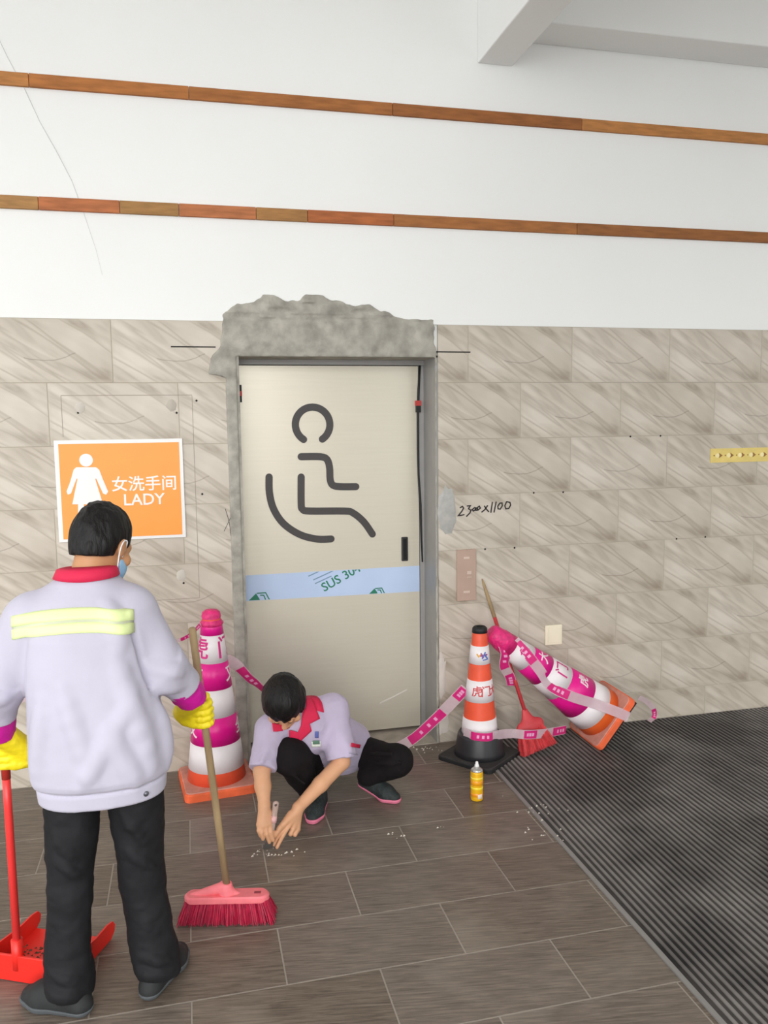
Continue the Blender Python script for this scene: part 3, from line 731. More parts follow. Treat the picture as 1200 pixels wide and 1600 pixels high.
C1.text('虎', .11, ac - 1.12, (Z[4] + Z[5]) / 2, ip, root); C1.text('门', .11, ac + 1.2, (Z[4] + Z[5]) / 2, ip, root)
C1.text('王', .08, ac - 1.12, (Z[3] + Z[4]) / 2, CWHITE, root); C1.text('又', .08, ac + 1.3, (Z[3] + Z[4]) / 2, CWHITE, root)
C1.text('文', .08, ac - 1.2, (Z[1] + Z[2]) / 2, CWHITE, root); C1.text('全', .08, ac + 1.4, (Z[1] + Z[2]) / 2, CWHITE, root)

# --- cone on a black weighted base, right of the door
c2x, c2y = 1.45, -.235
root2 = empty('traffic_cone', (c2x, c2y, 0), (0, 0, math.radians(38))); tag(root2, 'orange and white lettered cone with a black cap on a heavy black base', 'traffic cone')
C2 = Cone(root2, .1085, .105, .7)
pb = plate_base(root2, .165, .02, BLACK, M('dusty_black', (52, 50, 49), .85, var=.25, vs=18))
obj('weight_ring', *lathe([(.135, .022), (.128, .05), (.116, .125), (.108, .14), (.09, .142)], 48), M('black_plastic', (44, 43, 46), .42, var=.12), root2, True)
C2.body(.1, .7, ORANGE)
z2 = lambda py: zaxis(750, py, c2x, c2y, .07)
Z2 = [z2(p) for p in (1150, 1126, 1099, 1066, 1041, 1013)]
C2.band(.135, Z2[1], CWHITE, 'white_band'); C2.band(Z2[2], Z2[3], CWHITE, 'white_band'); C2.band(Z2[4], Z2[5], CWHITE, 'white_band')
obj('black_cap', *lathe([(.02, .675), (C2.r(.675) + .003, .677), (C2.r(.7) + .003, .70), (.03, .708), (.018, .706), (.018, .69)], 32), BLACK, root2, True)
ac2 = math.atan2(CC[1] - c2y, CC[0] - c2x) - math.radians(38)
rp = M('red_print', (206, 70, 74), .5)
zt = (Z2[2] + Z2[3]) / 2
C2.text('虎', .058, ac2 - .18, zt, rp, root2); C2.text('门', .058, ac2 + .5, zt, rp, root2); C2.text('大', .058, ac2 + 1.2, zt, rp, root2)
zl = (Z2[4] + Z2[5]) / 2
def on_cone(cn, ang, z, pts, w, mat, par):       # a small printed stroke on the band
    V, Fc = stroke(pts, w, -.0006, .0006, 4); out = []
    V, Fc = densify(V, Fc, .01, 2)
    for x, t, y in V:
        zc = z + y; r = cn.r(zc) + .0032 - t; a = ang + x / cn.r(z); out.append((r * math.cos(a), r * math.sin(a), zc))
    return obj('emblem_stroke', out, Fc, mat, par)
em = empty('emblem', (0, 0, 0), parent=root2)
bl, pu, ye = M('print_blue', (86, 116, 190), .5), M('print_purple', (150, 60, 130), .5), M('print_yellow', (226, 170, 70), .5)
for pts, w_, mt in (([(-.03, .008), (-.022, -.004), (-.012, .006)], .0035, ye), ([(-.01, .012), (0, -.008)], .004, pu), ([(.012, .016), (-.004, -.012)], .004, bl), ([(-.012, .0), (.022, .004)], .004, pu), ([(.006, .006), (.022, -.014)], .004, bl), ([(0, -.022), (.024, -.019)], .003, bl)):
    on_cone(C2, ac2 + .35, zl, pts, w_, mt, em)

# --- cone tipped over against the other
a_ = math.radians(38.5)
base_c = Vector((2.095 + .166 * math.sin(a_), -.185, .166 * math.cos(a_) + .002))
tip = Vector((1.522, -.2, .664))
ax3 = (tip - base_c).normalized(); L3 = (tip - base_c).length
yv = Vector((0, 1, 0)); yv = (yv - ax3 * ax3.dot(yv)).normalized(); xv = yv.cross(ax3)
m3 = Matrix([[xv[i], yv[i], ax3[i], base_c[i]] for i in range(3)] + [[0, 0, 0, 1]])
root3 = empty('traffic_cone'); root3.matrix_world = m3; tag(root3, 'fallen cone with pink film and dusty orange base, tipped against the lettered cone', 'traffic cone')
C3 = Cone(root3, .147, .121, L3)
plate_base(root3, .166, .035, ORANGE3, ORANGE2)
obj('underside', *boxv(-.16, .16, -.16, .16, -.012, .001), BLACK, root3)
C3.body(.034, L3 - .03, M('cone_bright_orange', (240, 104, 40), .45, var=.08, vs=12))
FR = [1 - q for q in (.89, .77, .59, .44, .30, .167)]
Z3 = [L3 * q for q in FR]
for i in range(5): C3.band(Z3[i], Z3[i + 1], CWHITE if i % 2 == 0 else PINK, 'white_band' if i % 2 == 0 else 'pink_band', .002 + .0006 * (i % 2))
obj('pink_cap', *lathe([(.0, Z3[5]), (C3.r(Z3[5]) + .004, Z3[5]), (C3.r(L3 - .06) + .008, L3 - .07), (.053, L3 - .05), (.05, L3 - .018), (.042, L3 - .004), (.03, L3), (0, L3 + .001)], 28), M('crumpled_pink', (226, 42, 120), .4), root3, True)
vc = m3.inverted().to_3x3() @ (Vector(CC) - base_c); ac3 = math.atan2(vc.y, vc.x)
C3.text('虎', .07, ac3 + .9, (Z3[1] + Z3[2]) * .5, CWHITE, root3, rot=0); C3.text('门', .085, ac3 + .8, (Z3[2] + Z3[3]) * .5, ip, root3); C3.text('大', .07, ac3 + .9, (Z3[3] + Z3[4]) * .5, CWHITE, root3)
C3.text('危', .06, ac3 + .4, (Z3[4] + Z3[5]) * .5, ip, root3)

# --- barrier tape
TAPEW = M('clear_tape', (232, 206, 214), .25, var=.06, vs=20, alpha=.5)
TAPEP = M('pink_tape', (214, 40, 122), .3, var=.1, vs=24)
TAPET = M('tape_print', (238, 168, 206), .4)
def spline(pts, n=8):
    P = [Vector(p) for p in pts]; out = []
    for i in range(len(P) - 1):
        a = P[max(0, i - 1)]; b = P[i]; c = P[i + 1]; d = P[min(len(P) - 1, i + 2)]
        for k in range(n):
            t = k / n; out.append(.5 * ((2 * b) + (c - a) * t + (2 * a - 5 * b + 4 * c - d) * t * t + (3 * b - a - 3 * c + d) * t ** 3))
    out.append(P[-1]); return out
def tape(label, pts, width, blocks, sides=None, parent=None, name='barrier_tape'):
    """a ribbon through pts; blocks are the pink printed stretches (start, end along it)"""
    P = spline(pts); n = len(P); wd_ = []
    for i in range(n):
        t = (P[min(n - 1, i + 1)] - P[max(0, i - 1)]).normalized()
        if sides: 
            f = i / (n - 1) * (len(sides) - 1); k = min(int(f), len(sides) - 2); s_ = Vector(sides[k]).lerp(Vector(sides[k + 1]), f - k)
        else: s_ = Vector((0, 0, 1))
        s_ = (s_ - t * s_.dot(t)).normalized(); wd_.append(s_)
    G = np.array([[P[i] - wd_[i] * width / 2, P[i], P[i] + wd_[i] * width / 2] for i in range(n)])
    o = sheet(name, G, TAPEW, parent, .0006, False)
    if label: tag(o, label, 'tape', 'pink and clear barrier tape')
    nn = np.cross(np.gradient(G, axis=0), np.gradient(G, axis=1)); nn /= np.linalg.norm(nn, axis=2)[..., None] + 1e-9
    sg = 1 if (nn[n // 2, 1] @ (CC - G[n // 2, 1])) > 0 else -1
    for a, b in blocks:
        i0, i1 = int(a * (n - 1)), max(int(a * (n - 1)) + 2, int(b * (n - 1)) + 1)
        Gb = G[i0:i1 + 1] + nn[i0:i1 + 1] * sg * .0008
        Gb = np.stack([Gb[:, 0] * .93 + Gb[:, 2] * .07, Gb[:, 1], Gb[:, 0] * .07 + Gb[:, 2] * .93], 1)
        pb_ = sheet('pink_print', Gb, TAPEP, o, .0006, False)
        c0 = Gb[len(Gb) // 2 - 1: len(Gb) // 2 + 1]
        for q in (.3, .5, .7):
            if len(Gb) < 3: break
            f = q * (len(Gb) - 1); k = int(f); pc = Gb[k] * (1 - f + k) + Gb[min(k + 1, len(Gb) - 1)] * (f - k)
            tt = Gb[-1, 1] - Gb[0, 1]; tt = tt / (np.linalg.norm(tt) + 1e-9); uu = pc[2] - pc[0]; uu /= np.linalg.norm(uu) + 1e-9
            nv_ = nn[i0 + min(k, len(Gb) - 1), 1] * sg; hs = width * .17; hl = min(width * .13, np.linalg.norm(Gb[-1, 1] - Gb[0, 1]) * .08)
            c_ = pc[1] + nv_ * .0008
            corners = [c_ - tt * hl - uu * hs, c_ + tt * hl - uu * hs, c_ + tt * hl + uu * hs, c_ - tt * hl + uu * hs]
            obj('tape_character', corners + [v + nv_ * .0005 for v in corners], [(3, 2, 1, 0), (4, 5, 6, 7), (0, 1, 5, 4), (1, 2, 6, 5), (2, 3, 7, 6), (3, 0, 4, 7)], TAPET, pb_)
    return o
K1 = Vector((c1x, c1y, .82))
tape('taut twisted pink tape running left from the tall wrapped cone', [K1 + Vector((-.05, -.03, 0)), W(290, 996, -.27), W(240, 1014, -.3), W(60, 1085, -.35), W(-60, 1130, -.4)], .022, [(.05, .12), (.14, .3), (.5, .7)], [(0, 0, 1), (0, -.6, .8), (0, 0, 1)])
tape('pink tape sagging from the tall wrapped cone to the lettered cone behind the squatting person', [W(352, 1030, -.2), W(370, 1040, -.16), W(390, 1060, -.13), W(412, 1078, -.1), W(470, 1135, -.06), W(540, 1164, -.05), W(600, 1172, -.06), W(640, 1158, -.08), W(682, 1122, -.12), W(706, 1098, -.18), W(728, 1075, -.225)], .06, [(.13, .3), (.71, .83), (.93, .98)], [(0, -.3, 1), (0, -.5, .8), (.1, -.7, .5), (.1, -.6, .6), (-.3, 0, 1), (-.4, 0, 1), (-.3, 0, 1)])
rr = lambda ang, r, z: Vector((c2x + r * math.cos(ang), c2y + r * math.sin(ang), z))
tape('tape wrapped round the foot of the lettered cone and on to the red broom', [rr(math.radians(200), .108, .16), rr(math.radians(235), .112, .155), rr(math.radians(270), .113, .15), rr(math.radians(300), .113, .15), W(800, 1146, -.29), W(822, 1148, -.315), W(850, 1146, -.28), W(884, 1140, -.19)], .05, [(.12, .36), (.7, .8), (.92, .99)])
l3 = lambda ang, z, d=.004: m3 @ Vector(((C3.r(z) + d) * math.cos(ac3 + ang), (C3.r(z) + d) * math.sin(ac3 + ang), z))
tp = tape('pale tape stuck along the fallen cone and trailing off its base', [l3(.7, L3 * .86), l3(.3, L3 * .75), l3(-.1, L3 * .62), l3(-.4, L3 * .5, .006), l3(-.15, L3 * .36, .008), l3(.2, L3 * .2, .01), m3 @ Vector((.176 * math.cos(ac3 + .35), .172 * math.sin(ac3 + .35), .06)), m3 @ Vector((.19 * math.cos(ac3 + .4), .186 * math.sin(ac3 + .4), -.01))], .055, [(.05, .2), (.42, .55)], [m3.to_3x3() @ Vector((-math.sin(ac3), math.cos(ac3), 0))] * 2)
tape('loose crumpled tape end hanging below the corner of the fallen cone base', [W(998, 1090, -.12), W(1010, 1096, -.1), W(1021, 1108, -.08), W(1022, 1120, -.07), W(1014, 1127, -.09)], .03, [(.5, .8)], [(0, -.3, 1), (.5, -.3, .5), (1, 0, 0)])
tape('pink tape knotted round the tip of the fallen cone and the red broom handle', [W(783, 1000, -.24), W(790, 1020, -.245), W(788, 1040, -.22), W(797, 1058, -.19), W(800, 1072, -.17)], .055, [(.08, .55), (.7, .95)], [(1, 0, .2), (1, -.2, .3), (.8, -.5, .2)])

# --- brooms
def bristles(root, fn, count, mat, name='bristles', seed=1):
    rnd = random.Random(seed); V = []; Fc = []
    for _ in range(count):
        a, b, r = fn(rnd); a = Vector(a); b = Vector(b); t = (b - a).normalized(); s_ = t.cross(Vector((rnd.uniform(-1, 1), rnd.uniform(-1, 1), rnd.uniform(-1, 1)))).normalized(); q = t.cross(s_)
        mid = (a + b) / 2 + s_ * rnd.uniform(-.003, .003); n = len(V)
        for p, rad in ((a, r), (mid, r), (b, r * .6)):
            for k in range(3): V.append(p + (s_ * math.cos(k * 2.094) + q * math.sin(k * 2.094)) * rad)
        for L_ in (0, 3):
            for k in range(3): Fc.append((n + L_ + k, n + L_ + (k + 1) % 3, n + L_ + 3 + (k + 1) % 3, n + L_ + 3 + k))
        Fc.append((n + 6, n + 7, n + 8))
    o = obj(name, V, Fc, mat, root); o['kind'] = 'stuff'; return o
WOOD = M('old_broom_wood', (164, 140, 104), .7, var=.22, vs=7, bump=.15, stretch=(4, 4, .6))
PLP = M('pink_plastic', (236, 120, 128), .5, var=.1, vs=18)
BR = M('crimson_bristle', (176, 22, 62), .6, var=.25, vs=40)
bA, bB = Vector(F(283, 1437)), Vector(F(429, 1434)); bd = (bB - bA).normalized(); bc = (bA + bB) / 2
broom = empty('broom', (bc.x, bc.y, 0), (0, 0, math.atan2(bd.y, bd.x))); tag(broom, 'pink push broom with crimson bristles and a long wooden handle held by the standing person', 'broom')
hl = .152; n = 28
loop = [((hl - .03) * (1 if math.cos(2 * math.pi * k / n) >= 0 else -1) + .03 * math.cos(2 * math.pi * k / n), .03 * math.sin(2 * math.pi * k / n)) for k in range(n)]
V = [(x * s_, y * s_, z) for s_, z in ((.97, .074), (1., .078), (1., .092), (.95, .099)) for x, y in loop]
Fc = [tuple(range(n))[::-1]] + [(k * n + i, k * n + (i + 1) % n, (k + 1) * n + (i + 1) % n, (k + 1) * n + i) for k in range(3) for i in range(n)] + [tuple(3 * n + i for i in range(n))]
head = obj('broom_head', V, Fc, PLP, broom)
sock = Solid((-.15, -.05, .07), (.1, .05, .17), .003)
sock.limb((-.125, 0, .09), (-.01, 0, .122), .012, .02, .012).limb((0, 0, .09), (0, 0, .138), .026, .019, .012, cap=True).limb((0, 0, .105), (.045, 0, .09), .02, .01, .012)
sock.obj('handle_socket', PLP, head)
for hx in (-.085, .11): obj('vent_slot', *boxv(hx - .012, hx + .012, -.007, .007, .0985, .1), M('slot_shadow', (150, 60, 70), .7), head)
def bf(r):
    u = r.uniform(-1, 1); v = r.uniform(-1, 1); a = (u * .146, v * .026, .08)
    return a, (u * .172 + r.uniform(-.006, .006), v * .05 + r.uniform(-.007, .007), r.uniform(.001, .012)), .0016
bristles(broom, bf, 2600, BR)
inv = broom.matrix_basis.inverted()
TOPB = Vector(W(300, 981, -1.48)); BOT = Vector((bc.x, bc.y, .125))
SD = (TOPB - BOT).normalized()
HAND = BOT + SD * ((.812 - BOT.z) / SD.z)
lt = inv @ TOPB; lb = inv @ BOT
hd = obj('handle', *tube([lb, lb.lerp(lt, .3), lb.lerp(lt, .7), lt - (lt - lb).normalized() * .004, lt], [.0125, .0125, .0125, .0125, .009], 16), WOOD, broom, True)

b2t = Vector((1.54, -.028, .915)); b2n = Vector((1.715, -.235, .2)); d2 = (b2t - b2n).normalized()
wv = Vector((.86, .25, .45)); wv = (wv - d2 * wv.dot(d2)).normalized(); nv = d2.cross(wv)
RP = M('red_broom_plastic', (206, 66, 72), .5, var=.12); RB = M('red_broom_bristle', (206, 58, 62), .6, var=.25, vs=40)
br2 = empty('broom', (b2n.x, b2n.y, 0)); tag(br2, 'worn red broom with fanned bristles leaning on the tiles behind the fallen cone', 'broom')
o2 = Vector((b2n.x, b2n.y, 0))
obj('handle', *tube([b2n - o2, b2n.lerp(b2t, .72) - o2], .0105, 12), M('red_handle', (198, 60, 66), .45, var=.12), br2, True)
obj('bare_wood_end', *tube([b2n.lerp(b2t, .715) - o2, b2n.lerp(b2t, .85) - o2, b2n.lerp(b2t, .96) - o2, b2t - o2], [.0108, .0108, .008, .003], 12), WOOD, br2, True)
fan = Solid((-.14, -.16, -.02), (.2, .16, .3), .005)
q0 = b2n - o2
fan.limb(q0 + d2 * .02, q0 - d2 * .05, .02, .05, .015, flat=(nv, .55)).limb(q0 - d2 * .06 - wv * .05, q0 - d2 * .06 + wv * .055, .032, .032, .02, flat=(nv, .6))
fan.obj('broom_head', RP, br2)
def bf2(r):
    u = r.uniform(-1, 1); v = r.uniform(-1, 1)
    a = q0 - d2 * .065 + wv * (u * .07) + nv * (v * .018); b = q0 - d2 * (.185 + r.uniform(-.008, .008)) + wv * (u * .105 + .006) + nv * (v * .032)
    if b.z < .002: b = a.lerp(b, (a.z - .002) / (a.z - b.z))
    return a, b, .0017
bristles(br2, bf2, 2200, RB, seed=4)

# --- dustpan held by the standing person
dp_l, dp_r = Vector((-.695, -1.452)), Vector((-.432, -1.583)); dd = (dp_r - dp_l).normalized(); mid = (dp_l + dp_r) / 2
dpan = empty('dustpan', (mid.x, mid.y, 0), (0, 0, math.atan2(dd.y, dd.x))); tag(dpan, 'bright red long-handled dustpan on the floor beside the standing person', 'dustpan')
REDP = M('red_plastic', (238, 44, 34), .42, var=.05, vs=10); hw_ = (dp_r - dp_l).length / 2
o = box('pan_floor', -hw_, hw_, 0, .25, .002, .006, REDP, dpan)
o = box('back_wall', -hw_, hw_, -.006, .004, .002, .09, REDP, dpan); bevel_obj(o, .002, 1)
def fin(x):
    pts = [(0, .004), (.25, .004), (.272, .02), (.278, .042), (.265, .06), (.235, .066), (.17, .064), (.08, .074), (0, .085)]
    n = len(pts); V = [(x + s_ * .003, p[0], p[1]) for s_ in (-1, 1) for p in pts]
    return V, [tuple(range(n)), tuple(range(2 * n - 1, n - 1, -1))] + [(i, (i + 1) % n, n + (i + 1) % n, n + i) for i in range(n)]
for x in (-hw_, hw_): obj('side_wall', *fin(x), REDP, dpan)
gv = random.Random(5); 
inv = dpan.matrix_basis.inverted(); LH = Vector(W(8, 1188, -1.5))
hb = Vector(W(20, 1474, -1.512)); hb.z = .09
lh, lb2 = inv @ LH, inv @ hb; lb2.y = .008; u_ = (lh - lb2).normalized()
obj('handle', *tube([lb2, lb2 + u_ * .5, lb2 + u_ * .6], .0125, 16), M('red_pole', (240, 62, 60), .35, var=.04), dpan, True)
obj('grip', *tube([lb2 + u_ * .59, lb2 + u_ * .7, lb2 + u_ * .78], [.0135, .0135, .012], 14), M('grip_red', (190, 54, 44), .5), dpan, True)
obj('handle_socket', *tube([lb2 - u_ * .05, lb2 + u_ * .05], .018, 14), REDP, dpan, True)
V = []; Fc = []
for _ in range(160):
    x, y, s_ = gv.uniform(-hw_ + .02, hw_ - .02), gv.uniform(.02, .16), gv.uniform(.002, .006); n = len(V)
    V += [(x - s_, y - s_, .006), (x + s_, y - s_ * .4, .006), (x, y + s_, .006), (x, y, .006 + s_)]; Fc += [(n, n + 1, n + 3), (n + 1, n + 2, n + 3), (n + 2, n, n + 3), (n, n + 2, n + 1)]
sw = obj('sweepings', V, Fc, M('dust_crumbs', (96, 84, 66), .9, var=.4, vs=60), None); sw.matrix_world = dpan.matrix_basis; tag(sw, 'scattered crumbs of swept dirt lying in the red dustpan', 'dirt', kind='stuff')

# --- spray can
cp = F(745, 1249); can = empty('spray_can', (cp[0], cp[1], 0)); tag(can, 'yellow and orange spray can with a white nozzle standing on the floor', 'spray can')
can.rotation_euler = (0, 0, .2)
obj('can_body', *lathe([(.024, .001), (.0285, .003), (.0295, .01), (.0295, .135), (.028, .142)], 32), M('can_yellow', (242, 184, 26), .3, .15, var=.03), can, True)
for z0, z1, c in ((.022, .04, (236, 150, 24)), (.058, .068, (250, 222, 60)), (.078, .1, (238, 158, 22)), (.108, .116, (250, 226, 80))):
    obj('printed_band', *lathe([(.0293, z0), (.02985, z0 + .0004), (.02985, z1 - .0004), (.0293, z1)], 32, caps=False), M('can_band_%d' % c[1], c, .3), can, True)
a0 = math.atan2(CC[1] - cp[1], CC[0] - cp[0]) - .2
obj('label_patch', *lathe([(.029, .014), (.0302, .0145), (.0302, .036), (.029, .0365)], 8, a0 + .15, a0 + .95), M('label_pale', (232, 214, 196), .5), can, True)
obj('shoulder', *lathe([(.0285, .1415), (.029, .146), (.02, .155), (.0125, .159), (.0125, .162)], 28), M('can_tin', (190, 188, 184), .3, .7), can, True)
nz_ = obj('nozzle', *lathe([(.011, .16), (.0105, .17), (.0075, .173), (.0065, .184), (.004, .187), (0, .187)], 20), WHITEP, can, True)

# --- putty knife in the squatting person's hands
k0, k1, k2 = Vector(W(431, 1256, -.885)), Vector(W(426, 1296, -.9)), Vector(F(418, 1326)); 
knife = empty('putty_knife', (k2.x, k2.y, 0)); tag(knife, 'small putty knife with a pale handle held to the floor between both hands', 'tool')
kk = (k0 - k1).normalized(); kside = kk.cross(Vector((0, -1, 0))).normalized(); kn = kk.cross(kside)
hs = Solid((k1.x - .1, k1.y - .1, 0), (k1.x + .1, k1.y + .1, .26), .002)
hs.limb(k1, k1.lerp(k0, .5), .008, .011, .004, flat=(kn, .6)).limb(k1.lerp(k0, .5), k0, .011, .013, .004, flat=(kn, .6)).limb(k0 - kk * .004 - kn * .03, k0 - kk * .004 + kn * .03, .0055, .0055, 0, op='sub')
ho = hs.obj('knife_handle', M('clear_handle', (176, 150, 140), .25, var=.12, vs=40), knife); ho.location = -Vector((k2.x, k2.y, 0))
hv = [k1 + kside * s_ * w_ for s_, w_ in ((-1, .007), (1, .007))] + [k2 + kside * .022, k2 - kside * .022]
for v in hv[2:]: v.z = .001
c_ = Vector((k2.x, k2.y, 0))
obj('blade', [v - c_ + kn * .0008 for v in hv] + [v - c_ - kn * .0008 for v in hv], [(0, 1, 2, 3), (7, 6, 5, 4), (0, 4, 5, 1), (1, 5, 6, 2), (2, 6, 7, 3), (3, 7, 4, 0)], M('knife_steel', (120, 116, 112), .35, .6), knife)
obj('ferrule', *tube([k1 + kk * .03 - c_, k1 + kk * .055 - c_], .0122, 12), M('pink_sleeve', (224, 176, 174), .5), knife, True)

# --- crumbs and smears of plaster on the floor
rnd = random.Random(11); V = []; Fc = []
for px, py, nn_, sp_ in ((612, 1303, 4, .012), (622, 1308, 3, .01), (688, 1293, 3, .012), (640, 1165, 20, .05), (600, 1168, 16, .05), (835, 1262, 16, .06), (430, 1335, 10, .02), (462, 1330, 8, .02), (405, 1330, 8, .03), (850, 1300, 14, .06), (668, 1168, 20, .04)):
    c = F(px, py)
    for _ in range(nn_):
        x, y, s_ = c[0] + rnd.gauss(0, sp_), c[1] + rnd.gauss(0, sp_ * .7), rnd.uniform(.002, .007); n = len(V)
        zb_ = .0066 if x > MATX - .015 else 0.
        V += [(x - s_, y - s_, zb_), (x + s_, y - s_ * .4, zb_), (x + s_ * .2, y + s_, zb_), (x, y, zb_ + s_ * .8)]; Fc += [(n, n + 1, n + 3), (n + 1, n + 2, n + 3), (n + 2, n, n + 3), (n, n + 2, n + 1)]
cr_ = obj('plaster_crumbs', V, Fc, M('plaster_crumb', (206, 198, 186), .9, var=.1)); tag(cr_, 'small white plaster crumbs scattered over the dark floor tiles', 'debris', kind='stuff')

# ================================================================== PEOPLE
SKIN = M('skin', (214, 160, 122), .55, var=.05, vs=14)
SKIN_M = M('tanned_skin', (196, 142, 100), .55, var=.06, vs=14)
HAIR = M('black_hair', (15, 12, 12), .5, spec=.3, var=.35, vs=60, bump=.5, bs=120, stretch=(1, 1, .22))
LILAC = M('lilac_cloth', (192, 188, 204), .85, var=.035, vs=6, bump=.18, bs=22, sheen=.1)
LILAC_W = M('mauve_cloth', (188, 176, 200), .85, var=.05, vs=8, bump=.18, bs=24, sheen=.1)
TROUS = M('black_trousers', (27, 27, 30), .75, var=.15, vs=10, bump=.3, bs=14, spec=.3)
RED = M('crimson_collar', (212, 30, 74), .75, var=.05, bump=.1)
SHOE = M('grey_black_shoe', (36, 37, 38), .75, var=.15, vs=30)
SOLE = M('grey_sole', (84, 88, 91), .7, var=.1)
GLOVE = M('yellow_glove', (244, 222, 30), .5, var=.08, vs=14, bump=.25, bs=40)
MAG = M('magenta_cuff', (206, 20, 152), .55, var=.1, vs=12, bump=.3, bs=30)
LIP = M('lip', (178, 104, 92), .5); BROW = HAIR
def head_frame(yaw, pitch, roll=0.):
    """columns: right, forward, up of a head; yaw from +y towards +x, pitch downwards"""
    cy, sy, cp_, sp_ = math.cos(yaw), math.sin(yaw), math.cos(pitch), math.sin(pitch)
    f = np.array([sy * cp_, cy * cp_, -sp_]); r = np.array([cy, -sy, 0.]); u = np.cross(r, f)
    c, s_ = math.cos(roll), math.sin(roll); r2 = r * c + u * s_; u2 = u * c - r * s_
    return np.stack([r2, f, u2], 1)
def add_head(S, c, A, k=1.):
    T = lambda p: np.array(c) + A @ (np.array(p) * k)
    e = lambda p, r, kk=.015, op='add': S.ell(T(p), np.array(r) * k, kk, A, op)
    e((0, -.012, .03), (.074, .094, .088)); e((0, .02, -.015), (.064, .07, .085)); e((0, .045, -.07), (.045, .042, .045), .025)
    e((0, .074, -.085), (.02, .014, .016), .012); e((0, .075, .015), (.055, .02, .03), .02)
    for s_ in (-1, 1):
        e((s_ * .031, .092, .004), (.018, .012, .011), .008, 'sub'); e((s_ * .03, .083, .003), (.0135, .0125, .0105), .002)
        e((s_ * .05, .062, -.03), (.022, .02, .022), .015)
        e((s_ * .077, -.002, -.012), (.008, .02, .031), .006); e((s_ * .085, .004, -.012), (.004, .011, .018), .004, 'sub'); e((s_ * .078, -.008, -.005), (.007, .012, .026), .004)
    S.limb(T((0, .088, .01)), T((0, .106, -.03)), .007 * k, .011 * k, .01); e((0, .1, -.035), (.015, .012, .008), .006)
    e((0, .088, -.062), (.023, .01, .0055), .004); e((0, .087, -.073), (.019, .01, .006), .004); S.limb(T((-.02, .099, -.0675)), T((.02, .099, -.0675)), .0012, .0012, .003, op='sub')
    return T
def face_bits(c, A, parent, k=1.):
    T = lambda p: np.array(c) + A @ (np.array(p) * k)
    ey = M('eye_dark', (36, 26, 22), .2)
    for s_ in (-1, 1):
        obj('eyebrow', *tube([T((s_ * .015, .093, .02)), T((s_ * .03, .092, .025)), T((s_ * .046, .08, .02))], [.0022, .003, .0015], 6), BROW, parent, True)
        obj('eyelid_line', *tube([T((s_ * .019, .0945, .001)), T((s_ * .03, .0965, -.001)), T((s_ * .042, .09, .001))], [.0008, .0016, .0008], 6), ey, parent, True)
    obj('lips', *tube([T((-.02, .0965, -.0675)), T((-.008, .1, -.066)), T((.008, .1, -.066)), T((.02, .0965, -.0675))], [.001, .0032, .0032, .001], 6), LIP, parent, True)
def bbox(pts, pad): P = np.array(pts); return P.min(0) - pad, P.max(0) + pad
def shoe(heel, toe, parent, upper=SHOE, solem=SOLE, wid=1., hh=0., heel_lift=0., label=None):
    h = np.array(heel + (0,) if len(heel) == 2 else heel, float); t = np.array(toe + (0,) if len(toe) == 2 else toe, float)
    d = t - h; L = np.linalg.norm(d); d /= L; side = np.array([-d[1], d[0], 0])
    lo, hi = bbox([h, t, h + [0, 0, .14]], .07); lo[2] = -.005
    def shape(S, grow, top):
        at = lambda f, z, lift=1: h + d * L * f + np.array([0, 0, z + (heel_lift * max(0, 1 - f / .6) if lift else 0)])
        S.limb(at(.14, .03), at(.7, .028), (.031 + grow) * wid, (.041 + grow) * wid, .02, flat=((0, 0, 1), .9)).limb(at(.7, .028), at(.88, .022), (.041 + grow) * wid, (.03 + grow) * wid, .02)
        if top: S.limb(at(.17, .045), at(.24, .075), .03 * wid, .03 * wid, .02).limb(at(.3, .07), at(.65, .045), .034 * wid, .03 * wid, .03)
        return S
    S = shape(Solid(lo, hi, .0035), 0, True)
    n = np.array([0, 0, -1.]) if heel_lift == 0 else np.cross(side, d * .6 * L + np.array([0, 0, -heel_lift])); n = n if n[2] < 0 else -n
    S.cut(h + np.array([0, 0, heel_lift + .016]), n) if heel_lift == 0 else S.cut(h + d * L * .6 + np.array([0, 0, .012]), (0, 0, -1))
    so = S.obj('shoe', upper, parent)
    if label: so['label'] = label
    S2 = shape(Solid(lo, hi, .0035), .004, False); S2.cut((0, 0, .002), (0, 0, -1))
    if heel_lift == 0: S2.cut((0, 0, .024), (0, 0, 1))
    else:
        x, y, z = np.meshgrid(*[a.astype(np.float32) for a in S2.ax], indexing='ij', sparse=True)
        f = ((x - h[0]) * d[0] + (y - h[1]) * d[1]) / L; zt = .022 + heel_lift * np.clip(1 - f / .6, 0, 1)
        S2.f = np.maximum(np.maximum(S2.f, z - zt), (zt - .024) - z).astype(np.float32)
    so2 = S2.obj('sole', solem, so)
    return so
